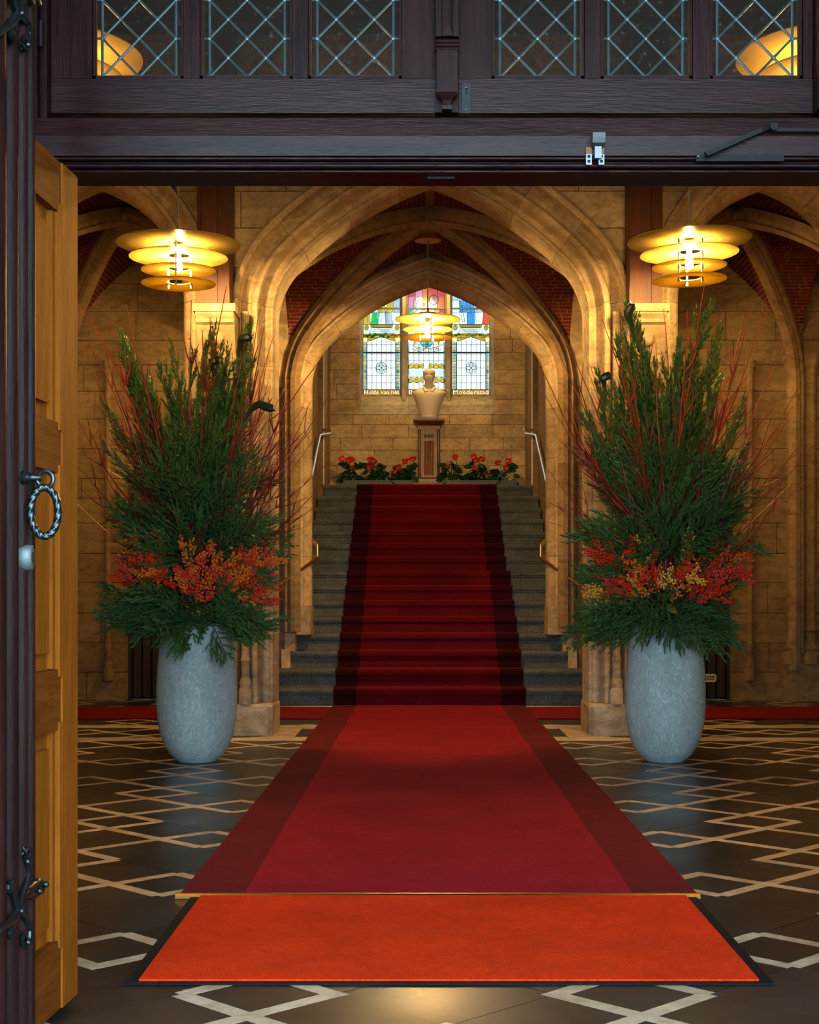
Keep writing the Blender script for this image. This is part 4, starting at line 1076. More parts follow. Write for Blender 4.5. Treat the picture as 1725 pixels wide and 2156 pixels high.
# ring pull
rp = empty('ring_pull', PT(95, 1010, 3.215), 'twisted wrought iron ring pull hanging from an eye bolt', 'handle')
S = 3.25/F
def rpp(px, py, d=3.215): return PT(px, py, d)
a = rpp(46, 1006); 
mb = MB(); base = rpp(47, 1006); 
prof = [(0.016, 0.0), (0.0165, 0.006), (0.012, 0.010), (0.012, 0.016), (0.0095, 0.019), (0.0095, 0.026), (0.008, 0.030), (0.008, 0.042)]
mb.rings([[(base.x+h_, base.y+r_*math.cos(2*math.pi*k/14), base.z+r_*math.sin(2*math.pi*k/14)) for k in range(14)] for r_, h_ in prof]); mb.build('stem', M_iron, rp, True)
ey = rpp(95, 1009); mb = MB(); rs = []
for k in range(20):
    t = 2*math.pi*k/20; c = Vector((ey.x+0.0175*math.cos(t), ey.y, ey.z+0.0175*math.sin(t))); rd = Vector((math.cos(t), 0, math.sin(t)))
    rs.append([c+rd*0.0052*math.cos(q)+Vector((0, 0.0052*math.sin(q), 0)) for q in [2*math.pi*m/8 for m in range(8)]])
mb.rings(rs, closed=True); mb.build('eye', M_iron, rp, True)
rc = rpp(95, 1078); mb = MB(); rs = []; N = 200
for k in range(N):
    t = 2*math.pi*k/N+math.pi/2
    ax, az = 0.0275, 0.053
    c = Vector((rc.x+ax*math.cos(t), rc.y-0.006+0.01*math.cos(t), rc.z+az*math.sin(t)))
    tg = Vector((-ax*math.sin(t), 0, az*math.cos(t))).normalized(); nn = Vector((tg.z, 0, -tg.x)); bb = Vector((0, 1, 0))
    tw = k*2*math.pi*10/N
    r_ = []
    for m in range(20):
        q = 2*math.pi*m/20; rad = 0.0082*(0.84+0.22*abs(math.cos(2*q-tw*0.8)))
        r_.append(c+nn*rad*math.cos(q)+bb*rad*math.sin(q))
    rs.append(r_)
mb.rings(rs, closed=True); mb.build('twisted_ring', M_iron, rp, True)
# lock cylinder
lc = empty('door_lock', PT(60, 1172, 3.22), 'grey metal lock cylinder below the ring pull', 'lock')
a = rpp(49, 1174, 3.22); mb = MB()
mb.rings([[(a.x+h_, a.y+0.6*r_*math.cos(2*math.pi*k/18), a.z+r_*math.sin(2*math.pi*k/18)) for k in range(18)] for r_, h_ in ((0.029, -0.008), (0.029, 0.010), (0.0275, 0.012), (0.0275, 0.019), (0.025, 0.021))]); mb.build('cylinder', M_lock, lc, True)
mb = MB(); mb.box(a.x+0.0208, a.x+0.0225, a.y-0.004, a.y+0.004, a.z-0.012, a.z+0.012); mb.build('key_slot', M_black, lc)
# strap ironwork on the leaf: scrolls, lobed leaves and rivets lying on the door plane
def on_leaf(px, py, out=0.014):
    d = 3.2
    for _ in range(6): d = lf2(d)*F/(px-VX)
    return Vector((lf2(d)+out, d, ZP(py, d)))
def ironwork(lab, dy):
    e = empty('strap_hinge', on_leaf(24, 1918+dy), lab, 'ironwork', 'strap hinges')
    def scroll(pts, r0, r1):
        mb = MB(); P_ = [on_leaf(x, y+dy) for x, y in pts]; mb.tube(P_, [r0+(r1-r0)*k/(len(P_)-1) for k in range(len(P_))], 8); mb.build('scroll', M_iron, e, True)
    scroll([(25, 1915), (33, 1890), (42, 1862), (47, 1838), (44, 1815), (38, 1798), (40, 1786), (47, 1784), (50, 1796), (47, 1808)], 0.009, 0.005)
    scroll([(25, 1918), (34, 1925), (44, 1938), (49, 1958), (48, 1978), (42, 1990), (35, 1990), (32, 1978), (36, 1968), (41, 1974)], 0.008, 0.005)
    scroll([(25, 1918), (14, 1935), (0, 1946), (-20, 1960)], 0.010, 0.008)
    scroll([(25, 1918), (18, 1895), (13, 1872), (14, 1858)], 0.008, 0.004)
    for (x, y, w, h) in ((50, 1880, 0.05, 0.012), (58, 1868, 0.05, 0.012), (64, 1882, 0.05, 0.010), (70, 1862, 0.035, 0.014), (74, 1874, 0.03, 0.012), (12, 1868, 0.022, 0.016), (15, 1945, 0.03, 0.014), (14, 1962, 0.02, 0.016)):
        c = on_leaf(x, y+dy, 0.010); mb = MB(); mb.ball(c, (0.011, w, h), 10, 6); mb.build('iron_leaf', M_iron, e, True)
    for (x, y) in ((24, 1918), (37, 1814), (38, 1984), (63, 1876), (76, 1862)):
        mb = MB(); mb.ball(on_leaf(x, y+dy, 0.022), 0.0075, 8, 6); mb.build('rivet', M_iron, e, True)
ironwork('leaf shaped iron strap hinge low on the dark door', 0)
ironwork('leaf shaped iron strap hinge at the top of the dark door', -1890)

# ------------------------------------------------------------------ CARPETS
CX0, CX1, CD0 = XP(378, 5.02), XP(1470, 5.02), 5.02
ca = empty('red_carpet', (XC, 9, 0), 'long red carpet with darker borders leading to the stairs', 'carpet')
I0, I1 = -0.615, 0.715
def strip(nm, mat, x0, x1, y0, y1, z1, par):
    mb = MB(); n = max(2, int((y1-y0)/0.25)); vs = []; 
    rs = []
    for k in range(n+1):
        y = y0+(y1-y0)*k/n; w = 0.003*math.sin(y*3.1+x0*5)
        rs.append([(x0+w*0.5, y, 0.0008), (x1+w*0.5, y, 0.0008), (x1+w*0.5, y, z1+w*0.3), (x0+w*0.5, y, z1+w*0.3)])
    mb.rings(rs); return mb.build(nm, mat, par)
strip('carpet_field', M_red, I0, I1, CD0, DS+0.03, 0.0105, ca)
strip('border', M_redb, CX0, I0-0.0005, CD0, DS+0.03, 0.0108, ca); strip('border', M_redb, I1+0.0005, CX1, CD0, DS+0.03, 0.0108, ca)
br = empty('brass_strip', (XC, CD0, 0), 'brass threshold strip between the orange mat and the red carpet', 'strip')
mb = MB(); mb.prism_x([(CD0-0.022, 0.001), (CD0-0.018, 0.008), (CD0-0.008, 0.0155), (CD0+0.008, 0.0155), (CD0+0.02, 0.0125), (CD0+0.022, 0.0118), (CD0+0.02, 0.0116), (CD0, 0.0115), (CD0-0.006, 0.001)], CX0-0.012, CX1+0.006); mb.build('brass_bar', M_brass, br)
ma = empty('entrance_mat', (XC, 4.45, 0), 'bright orange-red entrance mat with a black rubber edge', 'mat')
MX0, MX1, MD0 = XP(262, FD(2074)), XP(1630, FD(2074)), FD(2075)
mb = MB(); mb.box(MX0, MX1, MD0, CD0-0.008, 0.001, 0.006); mb.build('rubber_edge', M_rubber, ma)
mb = MB(); mb.box(MX0+0.035, MX1-0.035, MD0+0.022, CD0-0.008, 0.006, 0.0115); mb.build('mat_pile', M_mat, ma)
mb = MB(); mb.box(XP(272, 3.93), XP(336, 3.93), MD0+0.006, MD0+0.018, 0.0055, 0.0066); mb.build('maker_label', M_black, ma)
cc = empty('corridor_runner', (XC, 12.8, 0), 'narrow red runner crossing in front of the stairs', 'carpet')
for a, c in ((XA+0.1, CX0-0.002), (CX1+0.002, XB-0.1)):
    mb = MB(); mb.box(a, c, 12.20, 13.46, 0.001, 0.010); mb.build('runner_length', M_cross, cc)
for a, c in ((XC-1.5, CX0-0.002), (CX1+0.002, XC+1.6)):
    mb = MB(); mb.box(a, c, 13.465, 13.50, 0.001, 0.014); mb.build('brass_trim', M_brass, cc)
# stair runner, one piece of carpet per step
sr = empty('stair_runner', (XC, DS, 0), 'deep red carpet runner covering the middle of the stairs', 'carpet')
for k in range(1, NS+1):
    y0 = DS+(k-1)*TR; z0, z1 = (k-1)*RI, k*RI; t = 0.012
    lo, hi = (-0.83, 0.945) if k <= 8 else (-0.832, 0.915)
    a0, a1 = (I0-0.005, I1+0.005) if k <= 8 else (-0.63, 0.70)
    zb = z0+(0.012 if k > 1 else 0.010); yend = y0+TR if k < NS else y0+TR*0.8
    def pr(o):
        q = [(y0+0.02-t-o, zb), (y0+0.016-t-o, z0+0.09), (y0-0.010-t-o, z0+0.118), (y0-0.014-t-o, z1-0.012), (y0-0.008-t-o, z1+t*0.6+o), (y0+0.006, z1+t+o), (yend, z1+t+o), (yend, z1), (y0+0.004, z1+0.0005), (y0-0.0095, z1-0.008), (y0-0.0095, z0+0.118), (y0+0.0, z0+0.095), (y0+0.028, zb)]
        return q
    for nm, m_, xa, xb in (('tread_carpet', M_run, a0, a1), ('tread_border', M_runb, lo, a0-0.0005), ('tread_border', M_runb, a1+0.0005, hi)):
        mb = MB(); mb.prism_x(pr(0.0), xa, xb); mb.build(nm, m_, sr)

# ------------------------------------------------------------------ HANDRAILS
def rail(nm, lab, pts, r_, mat, brackets, group):
    e = empty(nm, pts[0], lab, 'handrail', group)
    mb = MB()
    for i in range(len(pts)-1): mb.tube([pts[i], pts[i+1]], r_, 12)
    for p in pts[1:-1]: mb.ball(p, r_, 12, 8)
    mb.build('rail', mat, e, True)
    for p, q in brackets:
        mb = MB(); mb.tube([p, q], r_*0.55, 8); mb.build('bracket', mat, e, True)
DJ = D_REAR+0.30
for s, nm in ((-1, 'left'), (1, 'right')):
    X = lambda o: XC+s*o
    rail('brass_handrail', f'brass handrail fixed to the {nm} jamb of the stair arch', [Vector((X(1.158), DJ+0.02, 1.565)), Vector((X(1.108), DJ, 1.52)), Vector((X(1.105), DJ, 1.40)), Vector((X(1.46), D_REAR-0.28, 1.10)), Vector((X(1.62), D_REAR-0.62, 0.97))], 0.017, M_brass,
         [(Vector((X(1.112), DJ, 1.42)), Vector((X(1.17), DJ+0.03, 1.40)))], 'brass handrails')
    rail('steel_handrail', f'polished steel handrail on the {nm} wall below the stair head', [Vector((X(1.31), 18.44, 3.085)), Vector((X(1.205), 18.40, 3.085)), Vector((X(1.215), 18.36, 3.03)), Vector((X(1.325), 18.06, 2.975)), Vector((X(1.325), 16.2, 2.13))], 0.021, M_chrome,
         [(Vector((X(1.325), 17.3, 2.60)), Vector((X(1.37), 17.3, 2.58)))], 'steel handrails')

# ------------------------------------------------------------------ LAMPS
def lamp(x, y, zs, diams, hole, ztop, bz, br_, lab, rot=0.0, tilt=(0, 0), capr=0.065):
    e = empty('pendant_lamp', (x, y, zs[0]), lab, 'lamp', 'yellow disc pendant lamps')
    n = 48
    for k, (z, D_) in enumerate(zip(zs, diams)):
        r0, r1 = (hole if k else 0.03), D_/2; rs = []
        for r_, dz in ((r0, 0.012), (r0*1.8, 0.008), (r1*0.96, 0.0), (r1, 0.0), (r1, 0.004), (r1*0.96, 0.005), (r0*1.8, 0.013), (r0, 0.017)):
            rs.append([(x+r_*math.cos(2*math.pi*i/n), y+r_*math.sin(2*math.pi*i/n), z+dz+tilt[0]*r_*math.cos(2*math.pi*i/n)+tilt[1]*r_*math.sin(2*math.pi*i/n)) for i in range(n)])
        mb = MB(); mb.rings(rs, closed=True); mb.build('disc_shade', M_shade, e, True)
    for q in range(3):
        a = rot+q*2*math.pi/3; px, py = x+(hole+0.012)*math.cos(a), y+(hole+0.012)*math.sin(a)
        mb = MB(); mb.cyl((px, py, zs[-1]-0.02), (px, py, zs[0]+0.04), 0.006, 8); mb.build('spacer_rod', M_silver, e)
        for z in zs:
            mb = MB(); mb.cyl((px, py, z-0.022), (px, py, z+0.0), 0.009, 8); mb.build('collar', M_silver, e)
    mb = MB(); mb.lathe([(capr*0.9, 0.0), (capr, 0.012), (capr, 0.035), (capr*0.5, 0.045), (0.012, 0.05), (0.010, 0.09)], (x, y, zs[0]+0.018), 20); mb.build('cap', M_shade, e, True)
    mb = MB(); mb.cyl((x, y, zs[0]+0.08), (x, y, ztop), 0.006, 8); mb.build('suspension_rod', M_silver, e)
    mb = MB(); mb.lathe([(0.012, 0.06), (0.022, 0.05), (0.024, 0.02), (0.012, 0.0)], (x, y, bz+0.055), 12); mb.build('lamp_holder', M_silver, e, True)
    mb = MB(); mb.ball((x, y, bz), (br_, br_, br_*2.0), 16, 10); mb.build('bulb', M_bulb, e, True)
    return e
DLP = 9.57
ZL = [ZP(515, DLP), ZP(543, DLP), ZP(570, DLP), ZP(598, DLP)]
DI = (0.80, 0.635, 0.48, 0.48)
lamp(XP(376, DLP), DLP, ZL, DI, 0.075, 5.3, ZP(556, DLP), 0.028, 'four-disc yellow pendant lamp hanging over the left planter', 0.5)
lamp(XP(1452, DLP), DLP, [z+0.025 for z in ZL], DI, 0.075, 5.3, ZP(549, DLP), 0.028, 'four-disc yellow pendant lamp hanging over the right planter', 1.57, (0.03, 0))
lamp(-1.588, 6.22, ZL, DI, 0.075, 5.3, ZL[1], 0.03, 'yellow pendant lamp seen through the left transom glass', 0.2)
lamp(XC, 18.55, [5.25, 5.16, 5.08], (0.57, 0.43, 0.43), 0.06, 7.2, 5.15, 0.023, 'added unseen pendant lamp high in the stairwell to brighten the back wall', 0.4, capr=0.09)  # added lamp above the sightline, brightens the wall behind the bust
lamp(1.723, 6.22, ZL, DI, 0.075, 5.3, ZL[1], 0.03, 'yellow pendant lamp seen through the right transom glass', 0.9)
DCL = VC; zc = ZP(673, DCL)
lamp(XP(901, DCL), DCL, [zc, ZP(694, DCL), ZP(711, DCL)], (0.57, 0.43, 0.43), 0.06, gz(0)-0.2, ZP(697, DCL), 0.032, 'three-disc yellow pendant lamp hanging in front of the stained glass', 0.9, capr=0.09)
rose = empty('ceiling_rose', (XP(901, DCL), DCL, gz(0)-0.2), 'small brass dome ceiling rose at the crossing of the vault ribs', 'rose')
mb = MB(); mb.lathe([(0.115, -0.01), (0.113, 0.0), (0.095, 0.03), (0.05, 0.055), (0.015, 0.065)], (XP(901, DCL), DCL, gz(0)-0.265), 24); mb.build('dome', M_brass, rose, True)

# ------------------------------------------------------------------ POTS AND ARRANGEMENTS
PD = 9.15; PK = PD/F
def pot(px, lab, right=False):
    x = XP(px, PD); z1 = ZP(1312, PD)
    e = empty('stoneware_planter', (x, PD, 0), lab, 'planter', 'tall grey planters')
    prof = [(40, 1608), (44, 1604), (57, 1592), (68, 1574), (76, 1552), (82, 1520), (84.5, 1485), (84.5, 1450), (82.5, 1410), (79, 1370), (75, 1335), (72, 1314), (70.5, 1312), (67, 1313), (66, 1330), (66, 1360)]
    yb_ = 1608.5
    pr = [(a*PK, (yb_-b_)*(z1/(yb_-1312))) for a, b_ in prof]; pr[0] = (pr[0][0], 0.001)
    mb = MB(); mb.lathe(pr, (x, PD, 0), 48); mb.build('pot_body', M_pot, e, True)
    mb = MB(); mb.lathe([(0.2, z1-0.13), (0.05, z1-0.11)], (x, PD, 0), 24); mb.build('soil', M_rubber, e)
    return x, z1
PXL, PZ = pot(414.5, 'tall grey mottled planter beside the left pier')
PXR, _ = pot(1401, 'tall grey mottled planter beside the right pier')

def spray_mesh(seed, L, nb, ang, blen, sub, blade=0.032, narrow=False):
    rr = random.Random(seed); mb = MB()
    bend = rr.uniform(-0.25, 0.25)
    def stem(t): return Vector((bend*L*t*t*0.5, 0.06*L*math.sin(t*3+seed), L*t))
    pts = [stem(k/10) for k in range(11)]
    st_ = MB(); st_.tube(pts, [0.006*(1-k/13)*L/0.6 for k in range(11)], 5)
    def blades(path, n, s0):
        for i in range(n):
            t = (i+0.5)/n; k = min(int(t*(len(path)-1)), len(path)-2); f = t*(len(path)-1)-k
            p = path[k].lerp(path[k+1], f); d = (path[k+1]-path[k]).normalized()
            sd = d.cross(Vector((0, 1, 0)))
            if sd.length < 0.1: sd = Vector((1, 0, 0))
            sd.normalize(); up = d.cross(sd)
            for q in range(2):
                a = (q*math.pi + rr.uniform(-0.9, 0.9)); out = sd*math.cos(a)+up*math.sin(a)
                bl = blade*(0.55+0.45*(1-t))*s0*rr.uniform(0.75, 1.2)
                dirn = (d*0.92+out*0.40).normalized(); w = d.cross(dirn).normalized()*blade*0.15
                m = p+dirn*bl*0.45
                mb.add([p, m+w, p+dirn*bl, m-w], [(0, 1, 2, 3)])
        e = path[-1]; d = (path[-1]-path[-2]).normalized(); w = d.cross(Vector((0.3, 1, 0.2))).normalized()*blade*0.09
        mb.add([e, e+d*blade*0.4+w, e+d*blade*0.9, e+d*blade*0.4-w], [(0, 1, 2, 3)])
    for k in range(nb):
        t = 0.06+0.92*k/nb; p = stem(t); d = (stem(min(1, t+0.02))-stem(t-0.02)).normalized()
        s = 1 if k % 2 else -1; ph = rr.uniform(-0.8, 0.8) + (0 if not narrow else rr.uniform(-2, 2))
        side = Vector((s*math.cos(ph), math.sin(ph), 0))
        l = blen*L*(0.25+0.9*(math.sin(math.pi*min(1, (0.15+0.85*(1-t))**0.9)/1.0 if False else math.pi*0.5*(1-t)**0.8)))*rr.uniform(0.7, 1.1)
        a = R(ang)*rr.uniform(0.8, 1.2)
        d0 = (d*math.cos(a)+side*math.sin(a)).normalized()
        path = [p]
        for q in range(4):
            dd = (d0*(1-q*0.13)+d*q*0.16+Vector((0, 0, 0.0))).normalized(); path.append(path[-1]+dd*l/4)
        blades(path, max(4, int(l/(blade*0.24))), 1.0)
        if sub and l > 0.07:
            for q in range(sub):
                tq = 0.25+0.6*q/max(1, sub); i = min(3, int(tq*4)); pp = path[i].lerp(path[i+1], tq*4-i); dq = (path[i+1]-path[i]).normalized()
                sg = 1 if q % 2 else -1; sv = dq.cross(Vector((0, 1, 0))).normalized()*sg
                ll = l*0.42*(1.1-tq); d1 = (dq*0.78+sv*0.62+Vector((0, rr.uniform(-0.3, 0.3), 0))).normalized()
                blades([pp, pp+d1*ll*0.5, pp+(d1*0.5+dq*0.2)*ll*1.3], max(3, int(ll/(blade*0.24))), 0.85)
    blades(pts[6:], 14, 0.9)
    return mb, st_
WIDE, NARROW = [], []
for i in range(5):
    f, s = spray_mesh(100+i, 0.6, 15, 38, 0.46, 3, 0.034); WIDE.append((f.mesh('foliage', M_fol), s.mesh('stem', M_bark)))
for i in range(4):
    f, s = spray_mesh(200+i, 1.0, 24, 20, 0.19, 2, 0.034, True); NARROW.append((f.mesh('foliage', M_fol2), s.mesh('stem', M_bark)))
NARROWD = []
for i in range(3):
    f, s = spray_mesh(300+i, 1.0, 26, 24, 0.22, 2, 0.036, True); NARROWD.append((f.mesh('foliage', M_fol), s.mesh('stem', M_bark)))
def twig_mesh(seed):
    rr = random.Random(seed); mb = MB(); L = 1.0
    a, b_ = rr.uniform(-0.16, 0.16), rr.uniform(-0.1, 0.1)
    main = [Vector((a*t*t+0.02*math.sin(t*5+seed), b_*t*t+0.015*math.sin(t*7), t)) for t in [k/9 for k in range(10)]]
    mb.tube(main, [0.0052*(1-0.75*k/9) for k in range(10)], 5)
    for q in range(rr.randint(3, 6)):
        t = rr.uniform(0.3, 0.85); i = int(t*9); p = main[i]; az = rr.uniform(0, 6.28); l = rr.uniform(0.14, 0.4)*(1.2-t)
        d = Vector((math.cos(az)*0.55, math.sin(az)*0.55, 0.83)); d2 = (d+Vector((0, 0, 0.5))).normalized()
        pts = [p, p+d*l*0.35, p+d*l*0.35+d2*l*0.65]
        mb.tube(pts, [0.0032, 0.0026, 0.0012], 4)
        if l > 0.2:
            p2 = pts[1]; d3 = Vector((-d.y, d.x, 0.9)).normalized(); mb.tube([p2, p2+d3*l*0.4], [0.002, 0.001], 4)
    return mb.mesh('twig', M_twig, True)
TW = [twig_mesh(400+i) for i in range(9)]
def berry_mesh(seed, ci):
    rr = random.Random(seed); st_ = MB(); be = MB(); L = 0.30
    main = [Vector((0.03*math.sin(t*4+seed), 0.02*math.cos(t*3+seed), L*t)) for t in [k/6 for k in range(7)]]
    st_.tube(main, [0.0035*(1-0.6*k/6) for k in range(7)], 5)
    br = [(main, 0.25)]
    for q in range(4):
        p = main[rr.randint(1, 4)]; az = rr.uniform(0, 6.28); d = Vector((math.cos(az)*0.6, math.sin(az)*0.6, 0.8)); l = rr.uniform(0.09, 0.16)
        pts = [p, p+d*l*0.5, p+d*l*0.5+Vector((d.x*0.4, d.y*0.4, 0.9))*l*0.5]; st_.tube(pts, [0.0026, 0.002, 0.0012], 4); br.append((pts, 0.2))
    for path, t0 in br:
        n = 24 if path is main else 15
        for i in range(n):
            t = t0+(1-t0)*i/n; k = min(int(t*(len(path)-1)), len(path)-2); p = path[k].lerp(path[k+1], t*(len(path)-1)-k)
            az = rr.uniform(0, 6.28); rad = rr.uniform(0.0068, 0.009)
            be.ball(p+Vector((math.cos(az)*0.0135, math.sin(az)*0.0135, rr.uniform(-0.004, 0.006))), rad, 6, 4)
    return be.mesh('berries', M_ber[ci], True), st_.mesh('stem', M_bstem)
BE = [berry_mesh(500+i, ci) for i, ci in enumerate([0, 0, 1, 0, 1, 2, 0, 1])]
def aim(d, roll=0.0):
    d = Vector(d).normalized(); q = Vector((0, 0, 1)).rotation_difference(d)
    from mathutils import Quaternion
    return q @ Quaternion((0, 0, 1), roll)
def arrangement(x, zrim, lab, tips, twigs, seed, skirt_bias, berry_cols):
    rr = random.Random(seed)
    e = empty('winter_arrangement', (x, PD, zrim), lab, 'arrangement', 'winter arrangements in the planters')
    def branch(kind, loc, d, sc, roll=None):
        fm, sm = rr.choice(kind); q = aim(d, rr.uniform(0, 6.28) if roll is None else roll)
        o = inst('evergreen_branch', fm, e, loc, q, sc); inst('stem', sm, o)
    # skirt of drooping sprays
    for k in range(40):
        az = 2*math.pi*k/40+rr.uniform(-0.15, 0.15); el = rr.uniform(-0.55, 0.15)
        c = Vector((math.cos(az), math.sin(az), 0)); r0 = 0.10
        sc = rr.uniform(0.58, 0.84)*(1.0+0.16*c.x*skirt_bias)
        branch(WIDE, c*r0+Vector((0, 0, rr.uniform(0.0, 0.15))), c*math.cos(el)+Vector((0, 0, math.sin(el))), sc)
    # body, ring above ring
    for z0, n, e0, e1, s0, s1 in ((0.18, 24, 0.05, 0.5, 0.68, 0.92), (0.42, 26, 0.15, 0.75, 0.72, 1.0), (0.58, 16, 0.55, 1.1, 0.75, 1.05), (0.78, 9, 0.8, 1.3, 0.75, 0.95)):
        for k in range(n):
            az = 2*math.pi*k/n+rr.uniform(-0.25, 0.25); el = rr.uniform(e0, e1); c = Vector((math.cos(az), math.sin(az), 0))
            if z0 < 0.3 and math.sin(az) < -0.1 and rr.random() < 0.55: continue
            branch(WIDE, c*0.04+Vector((0, 0, z0+rr.uniform(-0.06, 0.06))), c*math.cos(el)+Vector((0, 0, math.sin(el))), rr.uniform(s0, s1)*(0.92 if z0 > 0.7 else 1))
    # tall spikes towards given tips (metres from the rim centre)
    for tx, tz, dark in tips:
        b0 = Vector((tx*0.22+rr.uniform(-0.05, 0.05), rr.uniform(-0.1, 0.12), 0.55+rr.uniform(-0.15, 0.15)))
        t = Vector((tx, rr.uniform(-0.15, 0.15), tz)); d = t-b0
        branch(NARROWD if dark else NARROW, b0, d, d.length)
    # dogwood twigs
    for tx, tz in twigs:
        b0 = Vector((tx*0.12+rr.uniform(-0.06, 0.06), rr.uniform(-0.12, 0.08), 0.12+rr.uniform(0, 0.25))); t = Vector((tx, rr.uniform(-0.38, 0.3), tz)); d = t-b0
        inst('dogwood_twig', rr.choice(TW), e, b0, aim(d, rr.uniform(0, 6.28)), d.length)
    # berries
    for k in range(64):
        az = -math.pi/2+rr.uniform(-1.75, 1.75); el = rr.uniform(0.15, 1.0); c = Vector((math.cos(az), math.sin(az), 0))
        b0 = c*rr.uniform(0.14, 0.30)+Vector((0, 0, rr.uniform(0.10, 0.36)))
        fm, sm = BE[rr.choice(berry_cols)]
        o = inst('berry_stem', sm, e, b0, aim(c*math.cos(el)+Vector((0, 0, math.sin(el))), rr.uniform(0, 6.28)), rr.uniform(0.75, 1.05))
        q = inst('berries', fm, o); q['kind'] = 'stuff'
    return e
def rel(px, py, cx): return ((px-cx)*PK, ZP(py, PD)-PZ)
tl = []
for zx_, zy_, dk in ((300,280,0),(350,330,0),(400,290,0),(460,350,0),(510,450,0),(430,420,0),(240,520,0),(270,470,0),(700,290,0),(640,420,0),(660,380,0),(745,350,0),(780,340,0),(935,170,0),(900,220,0),(960,240,0),(880,300,0),(830,460,1),(990,560,1),(720,480,0),(560,640,1),(610,600,1),(1050,700,1),(130,750,1),(240,640,0),(180,900,1),(930,420,0),(850,560,1),(400,600,1),(480,560,0)):
    a = rel(160+zx_*0.3619, 600+zy_*0.3619, 414.5); tl.append((a[0], a[1], dk))
trr = []
for zx_, zy_, dk in ((520,120,1),(540,240,0),(500,300,0),(380,400,0),(340,480,0),(400,520,0),(440,600,1),(600,290,0),(590,400,0),(650,450,0),(700,340,0),(790,300,0),(770,360,0),(830,420,0),(720,520,1),(970,130,0),(1000,200,0),(1030,270,0),(960,300,0),(920,420,0),(1010,480,1),(1130,640,0),(1140,750,0),(1090,700,0),(1240,1030,1),(1180,900,1),(330,600,1),(190,790,1),(260,720,1),(560,640,1),(860,600,1)):
    a = rel(1140+zx_*0.3618, 600+zy_*0.3618, 1401); trr.append((a[0], a[1], dk))
wl2, wr2 = [], []
rt = random.Random(77)
for zx_, zy_ in ((290,30),(215,200),(110,290),(0,420),(20,490),(0,680),(5,910),(0,1010),(-10,1140),(0,1260),(20,1380),(240,460),(340,190),(880,50),(780,120),(1050,90),(1060,260),(1020,200),(1230,330),(1280,520),(1395,620),(1437,740),(1400,820),(1437,1000),(1420,1040),(1437,1230),(1150,420),(1120,520),(1200,380),(1250,620),(1320,700),(1200,700),(1330,900),(1110,600),(1180,560),(980,430),(1000,520),(600,650),(520,430),(410,500),(160,520),(100,660),(60,800),(180,760),(620,880),(700,860),(560,830),(960,400),(1020,700),(300,850),(240,700),(140,900),(1260,800),(1300,1000),(1160,900),(1240,950)):
    wl2.append(rel(160+zx_*0.3619, 600+zy_*0.3619, 414.5))
for zx_, zy_ in ((275,230),(300,370),(220,300),(130,430),(50,560),(0,720),(60,760),(100,900),(80,970),(0,1190),(50,1330),(60,1560),(180,1490),(460,220),(620,260),(745,40),(795,50),(900,150),(910,210),(1080,130),(1125,95),(1160,230),(1200,100),(1330,240),(1500,340),(1420,520),(1350,740),(1580,750),(1510,820),(1430,780),(1617,900),(1580,850),(1450,980),(1480,1060),(1500,1160),(1310,1000),(1260,860),(1200,600),(1280,810),(1390,1420),(850,270),(690,380),(640,420),(560,400),(480,380),(390,450),(330,500),(240,480),(180,520),(150,620),(160,700),(200,800),(280,760),(1000,700),(1050,560),(980,900),(520,800),(640,830),(740,850),(860,900)):
    wr2.append(rel(1140+zx_*0.3618, 600+zy_*0.3618, 1401))
al = arrangement(PXL, PZ, 'evergreen, red twig and orange berry arrangement in the left planter', tl, wl2, 61, -0.3, [0, 1, 2, 3, 4, 6, 7])
ar = arrangement(PXR, PZ, 'evergreen, red twig and orange berry arrangement in the right planter', trr, wr2, 62, -0.7, [0, 1, 3, 6, 5, 2, 0])
# dark curled leaves
def curl(par, cx, px0, py0, px1, py1, seed):
    a, b_ = rel(px0, py0, cx), rel(px1, py1, cx); A, B = Vector((a[0], -0.15, a[1])), Vector((b_[0], -0.18, b_[1])); n = 9; pts = []; rad = []
    side = Vector(((B-A).z, 0, -(B-A).x)).normalized()
    for k in range(n):
        t = k/(n-1); pts.append(A.lerp(B, min(1, t*1.15))+side*0.05*math.sin(max(0, t-0.5)*5)+Vector((0, 0, 0.03*math.sin(t*4)))); rad.append(0.008+0.040*max(0, math.sin(math.pi*min(1, 0.15+t*0.85)))*(t**1.2))
    mb = MB(); mb.tube(pts, rad, 8); me = mb.mesh('curled_leaf', M_curl, True); inst('curled_leaf', me, par)
curl(al, 414.5, 520, 890, 575, 850, 1); curl(al, 414.5, 508, 760, 520, 712, 2); curl(al, 414.5, 458, 800, 450, 768, 3)
curl(ar, 1401, 1330, 720, 1302, 652, 4); curl(ar, 1401, 1268, 830, 1258, 803, 5)

# ------------------------------------------------------------------ STAIR HEAD: PEDESTAL, BUST, TROUGHS, ANTHURIUMS
LZ = NS*RI
DP = 19.05; PXC = XP(903.5, DP)
pe = empty('pedestal', (PXC, DP, LZ), 'carved dark wooden pedestal carrying the white bust', 'pedestal')
ptop = ZP(885, DP); K = DP/F
def sq(hw, z, dp=None): dp = dp or hw; return [(PXC-hw, DP-dp, z), (PXC+hw, DP-dp, z), (PXC+hw, DP+dp, z), (PXC-hw, DP+dp, z)]
def stack(nm, mat, seq): mb = MB(); mb.rings([sq(a, z) for a, z in seq]); return mb.build(nm, mat, pe)
zq = lambda py: ZP(py, DP)
stack('base_plinth', M_ped, [(30*K, LZ), (30*K, LZ+0.05), (28*K, LZ+0.06), (28*K, LZ+0.085), (25*K, LZ+0.11), (24*K, LZ+0.13)])
stack('shaft_core', M_ped, [(20*K, LZ+0.12), (20*K, zq(903))])
